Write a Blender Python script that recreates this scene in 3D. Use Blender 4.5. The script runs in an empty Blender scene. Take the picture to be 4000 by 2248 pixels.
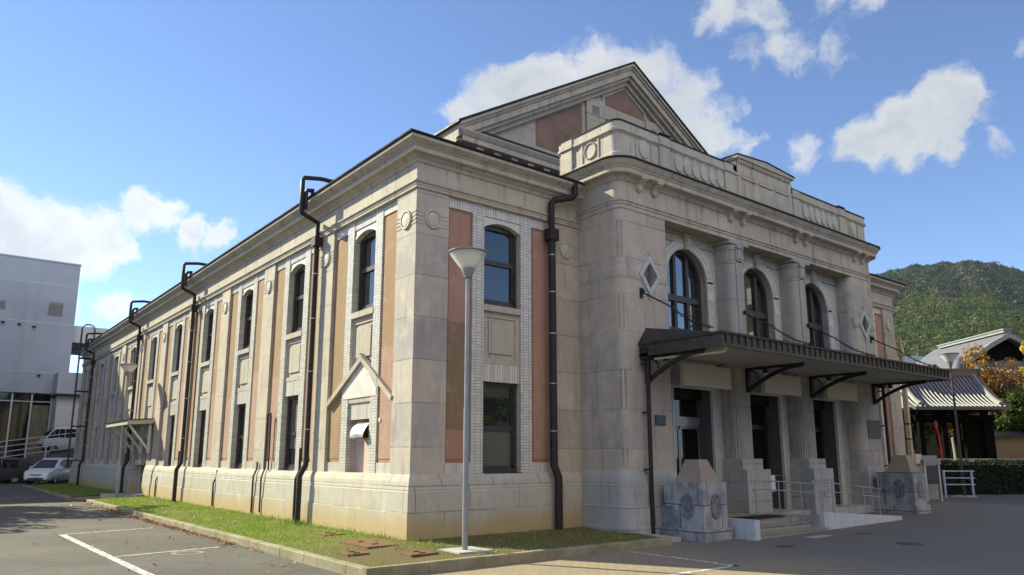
import bpy, bmesh, math, random
import numpy as np
from mathutils import Vector, Matrix
random.seed(7); rng = np.random.default_rng(7)
S = bpy.context.scene
COL = S.collection
R = math.radians
# ---------------------------------------------------------------- camera
cam = bpy.data.cameras.new('camera'); camo = bpy.data.objects.new('camera', cam); COL.objects.link(camo)
camo.location = (-8.474, -14.231, 1.75)
camo.rotation_euler = (math.pi/2 + 0.1853, 0, -0.6721)
cam.sensor_width = 36; cam.lens = 25.863; cam.shift_y = 0.031
cam.clip_start = 0.1; cam.clip_end = 6000
S.camera = camo
# ---------------------------------------------------------------- sun, sky, exposure
SUN_EL, SUN_AZ = R(32), math.atan2(-0.447, 0.894)      # azimuth measured from +Y towards +X
sd = Vector((math.sin(SUN_AZ)*math.cos(SUN_EL), math.cos(SUN_AZ)*math.cos(SUN_EL), math.sin(SUN_EL)))
sun = bpy.data.lights.new('sun', 'SUN'); suno = bpy.data.objects.new('sun', sun); COL.objects.link(suno)
sun.energy = 4.6; sun.angle = R(0.53); sun.color = (1, 0.945, 0.67)
suno.rotation_euler = sd.to_track_quat('Z', 'Y').to_euler()
suno.location = (0, 0, 60)
S.view_settings.view_transform = 'Standard'; S.view_settings.look = 'None'
S.view_settings.exposure = 1.09; S.view_settings.gamma = 1; S.view_settings.use_curve_mapping = False
W = bpy.data.worlds.new("World"); S.world = W; W.use_nodes = True
def build_world():
    nt = W.node_tree; N = nt.nodes; L = nt.links; N.clear()
    out = N.new('ShaderNodeOutputWorld'); bg = N.new('ShaderNodeBackground')
    sky = N.new('ShaderNodeTexSky'); sky.sky_type = 'NISHITA'; sky.sun_disc = False
    sky.sun_elevation = SUN_EL; sky.sun_rotation = SUN_AZ; sky.altitude = 0
    sky.air_density = 0.72; sky.dust_density = 0.0; sky.ozone_density = 2.9
    tc = N.new('ShaderNodeTexCoord')
    nrm = N.new('ShaderNodeVectorMath'); nrm.operation = 'NORMALIZE'; L.new(tc.outputs['Generated'], nrm.inputs[0])
    D = nrm.outputs[0]
    # domain warp for ragged cloud edges
    def noise(vec, scale, detail, rough=0.55, col=False):
        n = N.new('ShaderNodeTexNoise'); n.inputs['Scale'].default_value = scale
        n.inputs['Detail'].default_value = detail; n.inputs['Roughness'].default_value = rough
        L.new(vec, n.inputs['Vector']); return n.outputs['Color' if col else 'Fac']
    def M(op, a, b=None, c=None):
        m = N.new('ShaderNodeMath'); m.operation = op
        for i, v in enumerate((a, b, c)):
            if v is None: continue
            if isinstance(v, (int, float)): m.inputs[i].default_value = v
            else: L.new(v, m.inputs[i])
        return m.outputs[0]
    wn = noise(D, 9, 7, .62, col=True)
    sub = N.new('ShaderNodeVectorMath'); sub.operation = 'SUBTRACT'; L.new(wn, sub.inputs[0]); sub.inputs[1].default_value = (.5, .5, .5)
    mad = N.new('ShaderNodeVectorMath'); mad.operation = 'MULTIPLY_ADD'; L.new(sub.outputs[0], mad.inputs[0])
    mad.inputs[1].default_value = (.115, .115, .085); L.new(D, mad.inputs[2]); DW = mad.outputs[0]
    # cloud bodies: direction, angular radius (deg), weight
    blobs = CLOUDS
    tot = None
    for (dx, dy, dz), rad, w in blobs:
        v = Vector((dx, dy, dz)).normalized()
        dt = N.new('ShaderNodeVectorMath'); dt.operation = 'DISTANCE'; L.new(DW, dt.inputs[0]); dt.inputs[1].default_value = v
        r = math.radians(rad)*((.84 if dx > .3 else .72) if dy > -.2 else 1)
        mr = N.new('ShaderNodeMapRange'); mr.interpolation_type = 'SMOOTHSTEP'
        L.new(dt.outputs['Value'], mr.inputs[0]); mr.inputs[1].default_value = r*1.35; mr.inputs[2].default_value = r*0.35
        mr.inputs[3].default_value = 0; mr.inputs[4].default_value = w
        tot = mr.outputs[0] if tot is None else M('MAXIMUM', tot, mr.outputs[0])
    n1 = noise(DW, 13, 12, 0.66)
    dens = M('ADD', tot, M('MULTIPLY', M('SUBTRACT', n1, 0.5), 2.3))
    dens = M('MULTIPLY', dens, M('GREATER_THAN', tot, 0.001))
    cf = N.new('ShaderNodeMapRange'); cf.interpolation_type = 'SMOOTHSTEP'; L.new(dens, cf.inputs[0])
    cf.inputs[1].default_value = 0.22; cf.inputs[2].default_value = 0.98
    n2 = noise(DW, 9, 5)
    shade = N.new('ShaderNodeMapRange'); L.new(M('ADD', M('MULTIPLY', n2, 0.8), M('MULTIPLY', dens, 0.35)), shade.inputs[0])
    shade.inputs[1].default_value = 0.45; shade.inputs[2].default_value = 0.95
    cc = N.new('ShaderNodeMixRGB'); L.new(shade.outputs[0], cc.inputs[0])
    cc.inputs[1].default_value = (*CLOUD_LIT, 1); cc.inputs[2].default_value = (*CLOUD_DARK, 1)
    sx = N.new('ShaderNodeSeparateXYZ'); L.new(D, sx.inputs[0])
    fl = N.new('ShaderNodeMapRange'); L.new(sx.outputs[1], fl.inputs[0]); fl.inputs[1].default_value = .1; fl.inputs[2].default_value = -.35; fl.inputs[3].default_value = 0; fl.inputs[4].default_value = 1
    c2 = N.new('ShaderNodeMixRGB'); c2.blend_type = 'MULTIPLY'; L.new(fl.outputs[0], c2.inputs[0]); L.new(cc.outputs[0], c2.inputs[1]); c2.inputs[2].default_value = (*CLOUD_FILL_GAIN, 1); cc = c2
    sg = N.new('ShaderNodeMapRange'); L.new(sx.outputs[1], sg.inputs[0]); sg.inputs[1].default_value = .7; sg.inputs[2].default_value = .93; sg.inputs[3].default_value = 0; sg.inputs[4].default_value = 1
    c3 = N.new('ShaderNodeMixRGB'); c3.blend_type = 'MULTIPLY'; L.new(sg.outputs[0], c3.inputs[0]); L.new(cc.outputs[0], c3.inputs[1]); c3.inputs[2].default_value = (1.38, 1.38, 1.36, 1); cc = c3
    st = N.new('ShaderNodeVectorMath'); st.operation = 'MULTIPLY'; L.new(sky.outputs[0], st.inputs[0]); st.inputs[1].default_value = SKY_TINT
    mx = N.new('ShaderNodeMixRGB'); L.new(cf.outputs[0], mx.inputs[0]); L.new(st.outputs[0], mx.inputs[1]); L.new(cc.outputs[0], mx.inputs[2])
    L.new(mx.outputs[0], bg.inputs['Color']); bg.inputs['Strength'].default_value = SKY_STRENGTH
    L.new(bg.outputs[0], out.inputs[0])
SKY_STRENGTH = 0.106
SKY_TINT = (.97, .985, 1.03)
CLOUD_LIT = (3.75, 3.8, 3.85); CLOUD_DARK = (2.35, 2.6, 2.95)
CLOUD_FILL_GAIN = (3.0, 2.6, 2.25)      # extra brightness for the unseen fill clouds behind the camera
CLOUDS = [((.535,.70,.445),4.0,1),((.505,.73,.437),2.4,1),((.575,.66,.463),4.0,1.05),((.62,.612,.458),4.2,1),((.67,.575,.455),4.2,1),((.71,.55,.425),3.6,1),((.743,.525,.405),3.2,1),((.765,.50,.395),2.2,.8),
 ((.84,.385,.362),2.7,1),((.862,.343,.372),3.2,1.05),((.872,.31,.39),3.0,1),((.885,.30,.358),2.4,.85),((.812,.446,.373),1.9,.5),((.893,.27,.37),2.2,.5),((.902,.262,.345),1.6,.42),
 ((.765,.43,.477),2.6,.5),((.788,.40,.478),2.0,.44),((.742,.469,.478),1.9,.5),
 ((.70,.475,.533),2.4,.7),((.73,.44,.528),2.4,.6),((.765,.385,.52),2.0,.52),((.795,.335,.51),2.0,.56),
 ((.04,.96,.255),4.6,1.2),((.09,.96,.24),4.4,1.2),((.10,.968,.215),3.4,1.1),((.0,.97,.22),5,1.2),((.14,.95,.255),2.8,1),((.06,.97,.225),3.2,1),((.12,.965,.23),3,.95),((.17,.952,.25),1.5,.7),
 ((.18,.939,.288),2.2,1.05),((.205,.935,.28),2.0,.95),((.24,.93,.268),2.0,1),((.275,.922,.268),1.5,.9),
 ((.125,.976,.168),1.9,1),((.165,.97,.175),1.9,1),((.873,.227,.432),1.0,.55),((.55,.60,.57),.7,.4),
 ((-.55,-.68,.48),15,1.2),((.12,-.84,.52),15,1.2),((-.25,-.75,.6),15,1.2),((.35,-.62,.72),13,1.1),((-.05,-.6,.8),13,1.1)]  # unseen clouds behind the camera, added to lift fill on the shaded front
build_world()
S.cycles.max_bounces = 6; S.cycles.diffuse_bounces = 3; S.cycles.glossy_bounces = 3
S.cycles.transparent_max_bounces = 6; S.cycles.caustics_reflective = False; S.cycles.caustics_refractive = False

# ---------------------------------------------------------------- mesh helpers
class MB:
    def __init__(s): s.v = []; s.f = []
    def add(s, vs, fs):
        b = len(s.v); s.v += [tuple(v) for v in vs]; s.f += [tuple(b+i for i in f) for f in fs]; return s
    def box(s, x0, x1, y0, y1, z0, z1):
        x0, x1 = min(x0, x1), max(x0, x1); y0, y1 = min(y0, y1), max(y0, y1)
        return s.add([(x0,y0,z0),(x1,y0,z0),(x1,y1,z0),(x0,y1,z0),(x0,y0,z1),(x1,y0,z1),(x1,y1,z1),(x0,y1,z1)],
                     [(3,2,1,0),(4,5,6,7),(0,1,5,4),(1,2,6,5),(2,3,7,6),(3,0,4,7)])
    def frustum(s, a, b, z0, z1):           # a, b = (x0,x1,y0,y1) at bottom and top
        return s.add([(a[0],a[2],z0),(a[1],a[2],z0),(a[1],a[3],z0),(a[0],a[3],z0),(b[0],b[2],z1),(b[1],b[2],z1),(b[1],b[3],z1),(b[0],b[3],z1)],
                     [(3,2,1,0),(4,5,6,7),(0,1,5,4),(1,2,6,5),(2,3,7,6),(3,0,4,7)])
    def prism(s, poly, a, b, fn):           # poly of (p,q); fn(p,q,d) -> xyz
        n = len(poly)
        vs = [fn(p, q, a) for p, q in poly] + [fn(p, q, b) for p, q in poly]
        return s.add(vs, [tuple(range(n))[::-1], tuple(range(n, 2*n))] + [(i, (i+1) % n, n+(i+1) % n, n+i) for i in range(n)])
    def strip(s, inner, outer, a, b, fn, closed=False):   # band between two matching polylines, extruded
        n = len(inner)
        vs = [fn(p, q, a) for p, q in inner]+[fn(p, q, a) for p, q in outer]+[fn(p, q, b) for p, q in inner]+[fn(p, q, b) for p, q in outer]
        fs = []
        for i in range(n if closed else n-1):
            j = (i+1) % n
            fs += [(i, j, n+j, n+i), (2*n+i, 3*n+i, 3*n+j, 2*n+j), (i, 2*n+i, 2*n+j, j), (n+i, n+j, 3*n+j, 3*n+i)]
        if not closed: fs += [(0, n, 3*n, 2*n), (n-1, 3*n-1, 4*n-1, 2*n-1)]
        return s.add(vs, fs)
    def tube(s, pts, r, n=8, r2=None, caps=True):
        pts = [Vector(p) for p in pts]; m = len(pts); rings = []
        up = Vector((0, 0, 1)); prev = None
        for i, p in enumerate(pts):
            if i == 0: t = (pts[1]-p).normalized(); k = 1
            elif i == m-1: t = (p-pts[i-1]).normalized(); k = 1
            else:
                a = (p-pts[i-1]).normalized(); c = (pts[i+1]-p).normalized(); t = (a+c)
                t = t.normalized() if t.length > 1e-6 else c; k = 1/max(.45, t.dot(a))
            if prev is None:
                u = t.cross(up if abs(t.z) < .9 else Vector((1, 0, 0))).normalized()
            else:
                u = (prev - t*prev.dot(t)); u = u.normalized() if u.length > 1e-6 else t.cross(Vector((1, 0, 0))).normalized()
            prev = u; w = t.cross(u)
            rr = r if r2 is None else r+(r2-r)*i/(m-1)
            if isinstance(r, (list, tuple)): rr = r[i]
            rings.append([p + (u*math.cos(2*math.pi*j/n)+w*math.sin(2*math.pi*j/n))*rr*(k if 0 < i < m-1 else 1) for j in range(n)])
        vs = [v for rg in rings for v in rg]
        fs = [(i*n+j, i*n+(j+1) % n, (i+1)*n+(j+1) % n, (i+1)*n+j) for i in range(m-1) for j in range(n)]
        if caps: fs += [tuple(range(n))[::-1], tuple((m-1)*n+j for j in range(n))]
        return s.add(vs, fs)
    def lathe(s, prof, n=24, fn=lambda x, y, z: (x, y, z)):   # prof (r,z) open profile, closed by end fans
        m = len(prof)
        vs = [fn(r*math.cos(2*math.pi*j/n), r*math.sin(2*math.pi*j/n), z) for r, z in prof for j in range(n)]
        fs = [(i*n+j, i*n+(j+1) % n, (i+1)*n+(j+1) % n, (i+1)*n+j) for i in range(m-1) for j in range(n)]
        fs += [tuple(range(n))[::-1], tuple((m-1)*n+j for j in range(n))]
        return s.add(vs, fs)
    def sweep(s, path, prof):     # path [(x,y)], outward = right-hand normal given per segment by turning; prof closed loop of (o,z)
        P = [Vector(p) for p in path]; P = [q for i, q in enumerate(P) if i == 0 or (q-P[i-1]).length > 1e-5]; n = len(P); k = len(prof); vs = []
        seg = [(P[i+1]-P[i]).normalized() for i in range(n-1)]
        nor = [Vector((-t.y, t.x)) * s.side for t in seg]
        for i in range(n):
            if i == 0: d = nor[0]
            elif i == n-1: d = nor[-1]
            else:
                a, b = nor[i-1], nor[i]; d = (a+b)/(1+a.dot(b))
            vs += [(P[i].x+d.x*o, P[i].y+d.y*o, z) for o, z in prof]
        fs = [(i*k+j, i*k+(j+1) % k, (i+1)*k+(j+1) % k, (i+1)*k+j) for i in range(n-1) for j in range(k)]
        fs += [tuple(range(k))[::-1], tuple((n-1)*k+j for j in range(k))]
        return s.add(vs, fs)
    side = -1
    def mesh(s, name, mat, smooth=0):
        me = bpy.data.meshes.new(name); me.from_pydata(s.v, [], s.f); me.update()
        bm = bmesh.new(); bm.from_mesh(me); bmesh.ops.recalc_face_normals(bm, faces=bm.faces); bm.to_mesh(me); bm.free()
        for m in (mat if isinstance(mat, (list, tuple)) else [mat]): me.materials.append(m)
        if smooth:
            me.polygons.foreach_set('use_smooth', [True]*len(me.polygons)); me.set_sharp_from_angle(angle=R(smooth))
        return me
    def build(s, name, mat, parent=None, smooth=0, **kw):
        return link(name, s.mesh(name, mat, smooth), parent, **kw)
def link(name, me, parent=None, loc=(0, 0, 0), rz=0, sc=(1, 1, 1)):
    o = bpy.data.objects.new(name, me); COL.objects.link(o); o.parent = parent
    o.location = loc; o.rotation_euler = (0, 0, rz); o.scale = sc
    return o
def tag(o, label=None, cat=None, group=None, kind=None):
    for k, v in (('label', label), ('category', cat), ('group', group), ('kind', kind)):
        if v: o[k] = v
    return o
def thing(name, label, cat, loc=(0, 0, 0), rz=0, group=None):
    o = link(name, None, None, loc, rz); o.empty_display_size = .2
    return tag(o, label, cat, group)
def copy_tree(o, parent=None):
    c = o.copy(); COL.objects.link(c); c.parent = parent
    for ch in [x for x in bpy.data.objects if x.parent == o]: copy_tree(ch, c)
    return c
XY = lambda p, q, d: (p, q, d)      # plan polygon extruded in z
XZ = lambda p, q, d: (p, d, q)      # elevation polygon extruded in y
YZ = lambda p, q, d: (d, p, q)      # elevation polygon extruded in x
def arc(cx, cy, r, a0, a1, n): return [(cx+r*math.cos(R(a0+(a1-a0)*i/n)), cy+r*math.sin(R(a0+(a1-a0)*i/n))) for i in range(n+1)]

# ---------------------------------------------------------------- materials
def lin(c): return tuple(((x/255+.055)/1.055)**2.4 if x/255 > .04045 else x/255/12.92 for x in c)
class NT:
    def __init__(s, name):
        s.m = bpy.data.materials.new(name); s.m.use_nodes = True; s.nt = s.m.node_tree; s.N = s.nt.nodes; s.L = s.nt.links
        s.b = s.N['Principled BSDF']; s.geo = None
    def put(s, sock, v):
        if isinstance(v, bpy.types.NodeSocket): s.L.new(v, sock)
        else: sock.default_value = (*v, 1) if isinstance(v, tuple) and len(v) == 3 and sock.type == 'RGBA' else v
    def pos(s):
        if not s.geo: s.geo = s.N.new('ShaderNodeNewGeometry')
        return s.geo.outputs['Position']
    def math(s, op, a, b=0.0, c=0.0):
        n = s.N.new('ShaderNodeMath'); n.operation = op; s.put(n.inputs[0], a); s.put(n.inputs[1], b); s.put(n.inputs[2], c); return n.outputs[0]
    def vmul(s, v, k):
        n = s.N.new('ShaderNodeVectorMath'); n.operation = 'MULTIPLY'; s.L.new(v, n.inputs[0]); n.inputs[1].default_value = k; return n.outputs[0]
    def noise(s, scale, detail=4, rough=.55, vec=None, sc=(1, 1, 1), out='Fac'):
        n = s.N.new('ShaderNodeTexNoise'); s.L.new(s.vmul(vec or s.pos(), sc), n.inputs['Vector'])
        n.inputs['Scale'].default_value = scale; n.inputs['Detail'].default_value = detail; n.inputs['Roughness'].default_value = rough; return n.outputs[out]
    def ramp(s, f, a, b, lo=0., hi=1., smooth=True):
        n = s.N.new('ShaderNodeMapRange'); n.interpolation_type = 'SMOOTHSTEP' if smooth else 'LINEAR'
        s.put(n.inputs[0], f); n.inputs[1].default_value = a; n.inputs[2].default_value = b; n.inputs[3].default_value = lo; n.inputs[4].default_value = hi; return n.outputs[0]
    def mix(s, f, a, b, mode='MIX'):
        n = s.N.new('ShaderNodeMixRGB'); n.blend_type = mode; s.put(n.inputs[0], f); s.put(n.inputs[1], a); s.put(n.inputs[2], b); return n.outputs[0]
    def uz(s):      # (x+y, z, 0): a wall coordinate that works on every axis-aligned face
        sp = s.N.new('ShaderNodeSeparateXYZ'); s.L.new(s.pos(), sp.inputs[0])
        cb = s.N.new('ShaderNodeCombineXYZ'); s.L.new(s.math('ADD', sp.outputs[0], sp.outputs[1]), cb.inputs[0]); s.L.new(sp.outputs[2], cb.inputs[1])
        s.z = sp.outputs[2]; s.x = sp.outputs[0]; s.y = sp.outputs[1]; return cb.outputs[0]
    def brick(s, vec, c1, c2, mortar, w, h, ms=.008, off=.5, bias=0.):
        n = s.N.new('ShaderNodeTexBrick'); s.L.new(vec, n.inputs['Vector']); s.put(n.inputs['Color1'], c1); s.put(n.inputs['Color2'], c2); s.put(n.inputs['Mortar'], mortar)
        n.inputs['Scale'].default_value = 1; n.inputs['Mortar Size'].default_value = ms; n.inputs['Mortar Smooth'].default_value = .1
        n.inputs['Brick Width'].default_value = w; n.inputs['Row Height'].default_value = h; n.offset = off; n.inputs['Bias'].default_value = bias
        return n.outputs['Color'], n.outputs['Fac']
    def bump(s, h, dist=.01, strength=.5):
        n = s.N.new('ShaderNodeBump'); s.put(n.inputs['Height'], h); n.inputs['Distance'].default_value = dist; n.inputs['Strength'].default_value = strength
        s.L.new(n.outputs[0], s.b.inputs['Normal'])
    def done(s, col, rough=.7, metal=0., spec=.3):
        s.put(s.b.inputs['Base Color'], col); s.put(s.b.inputs['Roughness'], rough); s.b.inputs['Metallic'].default_value = metal
        s.b.inputs['Specular IOR Level'].default_value = spec; return s.m
def plain(name, c, rough=.6, metal=0., var=.12, spec=.3, scale=3.):
    t = NT(name); n = t.noise(scale, 5, .6); f = t.noise(scale*14, 3)
    col = t.mix(t.ramp(n, .3, .7), tuple(x*(1-var) for x in c), tuple(min(1, x*(1+var)) for x in c))
    t.bump(f, .004, .25)
    return t.done(col, t.ramp(n, .3, .7, rough*.85, min(1, rough*1.1)), metal, spec)
def stone(name, c1, c2, w=1.3, h=.97, ms=.008, dark=.45, jt=.36, stain=0., ochre=False, speck=1., blue=None):
    t = NT(name); v = t.uz()
    col, fac = t.brick(v, c1, c2, tuple(x*jt for x in c1), w, h, ms*1.35)
    big = t.noise(.7, 5, .6)
    col = t.mix(t.ramp(big, .3, .75, 0, .55), col, tuple(x*k for x, k in zip(c1, (.80, .80, .82))))
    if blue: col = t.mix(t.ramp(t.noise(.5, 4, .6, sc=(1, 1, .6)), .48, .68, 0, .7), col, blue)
    pat = t.noise(1.7, 6, .7); col = t.mix(t.ramp(pat, .45, .68, 0, .55), col, tuple(x*k for x, k in zip(c1, (1.2, 1.19, 1.16))))
    col = t.mix(t.ramp(t.noise(.33, 3, .5), .46, .60, 0, .45), col, tuple(x*k for x, k in zip(c1, (1.02, .99, .90))))
    spk = t.noise(70, 2, .7)
    col = t.mix(1., col, t.mix(t.ramp(spk, .3, .7), (1-.12*speck,)*3, (1+.06*speck,)*3), 'MULTIPLY')
    streak = t.noise(2.6, 7, .66, sc=(1.8, 1.8, .22))
    col = t.mix(t.ramp(streak, .50, .74, 0, dark), col, tuple(x*k for x, k in zip(c1, (.40, .40, .42))))
    fin = t.noise(7., 5, .7, sc=(1.5, 1.5, .4)); col = t.mix(t.ramp(fin, .5, .8, 0, dark*.6), col, tuple(x*.55 for x in c1))
    if ochre:
        n = t.noise(.9, 5, .6, sc=(1, 1, .5)); hgt = t.ramp(t.math('ADD', t.z, t.math('MULTIPLY', n, .75)), 1.12, .5)
        col = t.mix(t.math('MULTIPLY', hgt, .8), col, (.44, .31, .13))
    t.bump(t.math('ADD', t.math('MULTIPLY', fac, -1.), t.math('MULTIPLY', spk, .15)), .012, .5)
    return t.done(col, .78, 0, .25)
C_ST = (.51, .445, .365); C_ST2 = (.375, .335, .285)
m_stone = stone('granite_ashlar', C_ST, C_ST2, 2.6, .985, dark=.6)
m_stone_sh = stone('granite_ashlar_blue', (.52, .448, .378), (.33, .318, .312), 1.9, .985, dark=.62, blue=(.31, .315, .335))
m_plinth = stone('granite_plinth', (.50, .46, .39), (.45, .42, .36), 1.45, .56, .010, .3, ochre=True)
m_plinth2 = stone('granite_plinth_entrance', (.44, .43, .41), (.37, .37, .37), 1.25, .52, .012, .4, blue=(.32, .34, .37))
m_corn = stone('granite_cornice', (.475, .415, .345), (.39, .35, .30), 1.6, 30., .007, .8)
m_attic = stone('granite_attic', (.50, .445, .375), (.40, .365, .32), 1.7, 30., .009, .6)
m_gable = stone('render_gable', (.44, .395, .335), (.39, .355, .305), 2.3, 1.2, .006, .4)
def monumat():
    t = NT('weathered_granite'); v = t.uz(); col, fac = t.brick(v, (.43, .415, .40), (.33, .335, .335), (.10, .10, .10), 1.1, .62, .014)
    col = t.mix(t.ramp(t.noise(1.5, 8, .68), .44, .62, 0, .68), col, (.17, .185, .205)); col = t.mix(t.ramp(t.noise(4.5, 7, .7, sc=(1.4, 1.4, .4)), .52, .7, 0, .7), col, (.10, .105, .115))
    col = t.mix(t.ramp(t.noise(3.1, 6, .65), .55, .72, 0, .6), col, (.52, .505, .47)); sp = t.noise(60, 3, .7)
    t.bump(t.math('ADD', t.math('MULTIPLY', fac, -1.), t.math('MULTIPLY', t.noise(14, 5), .6)), .02, .6); return t.done(t.mix(1., col, t.mix(t.ramp(sp, .3, .7), (.85,)*3, (1.1,)*3), 'MULTIPLY'), .85, 0, .2)
m_monu = monumat()
m_cream = plain('cream_stone', (.46, .42, .32), .7, var=.1)
m_white = plain('white_plaster', (.60, .565, .515), .6, var=.06)
def brickmat(name, c1, c2, mortar, w, h, ms, off=0.):
    t = NT(name); v = t.uz(); col, fac = t.brick(v, c1, c2, mortar, w, h, ms, off)
    col = t.mix(t.ramp(t.noise(1.3, 5, .65), .42, .75, 0, .3), col, tuple(x*.62 for x in c1))
    t.bump(t.math('MULTIPLY', fac, -1.), .006, .6); return t.done(col, t.ramp(fac, 0, 1, .28, .8), 0, .5)
m_brick = brickmat('white_glazed_brick', (.66, .62, .55), (.52, .49, .44), (.13, .12, .11), .165, .0725, .0042)
m_tile = brickmat('white_upright_tile', (.66, .62, .55), (.50, .46, .40), (.15, .14, .12), .078, 20., .0048)
def stuccomat(name, mean, spread, upper, lower, mid=None, whole=0.):
    """repainted render: an upper and a lower coat meeting at a level that differs from panel to panel"""
    t = NT(name); t.uz(); oi = t.N.new('ShaderNodeObjectInfo'); rnd = oi.outputs['Random']
    edge = t.math('ADD', t.math('MULTIPLY', rnd, spread), mean-spread/2); wob = t.math('MULTIPLY', t.noise(3., 2), .02)
    up = t.ramp(t.math('SUBTRACT', t.math('ADD', t.z, wob), edge), -.008, .008)
    col = t.mix(up, lower, upper)
    if mid: col = t.mix(t.math('MULTIPLY', t.ramp(t.z, 2.36, 2.38), t.ramp(t.z, 4.93, 4.91)), col, t.mix(t.ramp(t.x, 2.4, 2.5), mid, lower))
    col = t.mix(t.ramp(t.noise(1.7, 6, .68), .38, .72, 0, .45), col, t.mix(.5, (.30, .19, .12), col))
    col = t.mix(t.ramp(t.noise(.9, 5, .6, sc=(1, 1, .5)), .45, .7, 0, .4), col, t.mix(.6, (.52, .36, .27), col))
    col = t.mix(t.ramp(t.noise(5., 7, .7, sc=(1.6, 1.6, .22)), .5, .74, 0, .6), col, t.mix(.5, (.18, .11, .075), col)); col = t.mix(t.ramp(t.noise(2.6, 7, .7), .52, .68, 0, .55), col, t.mix(.5, (.56, .42, .33), col))
    col = t.mix(1., col, t.mix(t.ramp(t.noise(40, 3, .7), .3, .7), (.90,)*3, (1.08,)*3), 'MULTIPLY')
    t.bump(t.noise(60, 3), .004, .4); return t.done(col, .85, 0, .2)
OCH, PNK = (.325, .208, .118), (.40, .25, .19)
m_stucco = stuccomat('pink_over_ochre_stucco', 4.9, 1.6, OCH, PNK)
m_stucco2 = stuccomat('ochre_stucco', 3.2, 3.4, OCH, PNK)
m_pink = stuccomat('rose_stucco', 1., .1, (.385, .215, .165), (.385, .215, .165), (.235, .165, .105))
m_trim = plain('red_oxide_trim', (.30, .15, .10), .8)
m_infill = plain('pale_pink_panel', (.60, .43, .37), .7, var=.05)
m_brown = plain('dark_brown_frame', (.040, .031, .027), .42, var=.2, spec=.5)
m_blind = plain('brown_window_blind', (.13, .095, .085), .6, var=.1)
m_pipe = plain('dark_brown_pipe', (.030, .022, .019), .5, var=.2, spec=.22)
m_roof = plain('dark_roof_metal', (.030, .028, .028), .62, 0, var=.25, spec=.25)
m_rooft = plain('roof_slate', (.045, .043, .045), .9, var=.2, spec=.1)
m_iron = plain('black_iron', (.022, .02, .02), .5, .2, var=.3, spec=.5)
m_can = plain('brown_canopy_metal', (.060, .046, .036), .5, .1, var=.3, spec=.4)
m_soffit = plain('cream_canopy_soffit', (.42, .40, .35), .6, var=.05)
m_sign = plain('beige_signboard', (.50, .46, .36), .5, var=.04)
m_steel = plain('brushed_steel', (.42, .41, .40), .38, .85, var=.1)
m_galv = plain('grey_painted_pole', (.30, .30, .31), .35, .4, var=.1)
def frosted():
    t = NT('frosted_lamp_bowl'); m = t.done((.86, .83, .76), .4, 0, .4); p = t.b
    p.inputs['Subsurface Weight'].default_value = 1; p.inputs['Subsurface Radius'].default_value = (1, .95, .85); p.inputs['Subsurface Scale'].default_value = .35; return m
m_lampw = frosted()
m_conc = plain('pale_concrete', (.42, .41, .39), .75, var=.14, scale=1.6)
def dirtywhite():
    t = NT('painted_ramp_wall'); t.uz(); col = t.mix(t.ramp(t.noise(2.2, 6, .65), .45, .7, 0, .6), (.54, .555, .58), (.40, .405, .41))
    col = t.mix(t.ramp(t.noise(5., 7, .7, sc=(1.5, 1.5, .3)), .52, .74, 0, .7), col, (.24, .235, .22)); t.bump(t.noise(50, 3), .004, .4); return t.done(col, .75, 0, .2)
m_concw = dirtywhite()
m_rust = plain('rusty_cover', (.17, .085, .045), .8, var=.25, scale=6)
m_black = plain('dark_interior', (.012, .012, .012), .8, var=.2)
m_matb = plain('black_mat', (.015, .015, .016), .9)
def glass(name, base=(.012, .014, .017), rough=.03, ior=1.9):
    t = NT(name); n = t.noise(.8, 2); t.bump(n, .012, .06); m = t.done(base, rough, 0, .5); t.b.inputs['IOR'].default_value = ior; return m
m_glass = glass('window_glass')
m_glass_a = glass('arched_window_glass', (.012, .014, .017), .025, 2.7)
m_glass_d = glass('dark_door_glass', (.006, .007, .008), .04, 1.5)
m_frost = glass('frosted_pane', (.085, .09, .06), .22, 1.7)
m_tint = glass('vehicle_glass', (.01, .013, .016), .03, 1.6)
# ================================================================ the old stone hall
H = thing('stone_hall', 'long two-storey cream stone hall with arched entrance front, pink stucco panels and a tall gable', 'building')
L_END = 45.1; XR = 23.98
ENT = [(5.19, .3), (5.19, -1.30)] + arc(5.44, -1.30, .25, 180, 270, 8) + arc(18.75, -1.30, .25, 270, 360, 8) + [(19.0, .3)]
PITCH = 4.44
# ---- solid core behind the facades
w = MB()
w.prism([(.42, .42), (XR-.4, .42), (XR-.4, L_END-.3), (.42, L_END-.3)], -.3, 8.9, XY)
w.box(0.02, .5, L_END-.35, L_END, -.3, 8.9)
w.box(XR-.42, XR, .5, L_END-.3, -.3, 8.9)
w.box(.5, XR-.4, L_END-.32, L_END, -.3, 8.9)
w.build('wall', m_stone, H)
# wall planes seen between pilasters are made bay by bay
def sweep(path, prof): return MB().sweep(path, prof)
def pl_prof(z0=-.4): return [(-.42, z0), (.115, z0), (.115, .55), (.10, .565), (.095, 1.0), (.08, 1.012), (.08, 1.03), (.085, 1.045), (.06, 1.22), (.015, 1.345), (.0, 1.375), (-.42, 1.375)]
p = MB(); p.sweep([(0, L_END), (0, 26.62)], pl_prof()); p.build('plinth', m_plinth, H)
p = MB(); p.sweep([(0, 24.04), (0, 0), (5.19, 0)], pl_prof()); p.build('plinth', m_plinth, H)
p = MB(); p.sweep([(19.0, 0), (XR, 0), (XR, 8)], pl_prof()); p.build('plinth', m_plinth, H)
en_prof = [(-.3, -.4), (.15, -.4), (.15, .07), (.135, .08), (.135, .55), (.10, .565), (.095, 1.07), (.075, 1.085), (.075, 1.10), (.08, 1.115), (.055, 1.28), (.012, 1.40), (0, 1.43), (-.3, 1.43)]
def clip(path, x0, x1): return path
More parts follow.
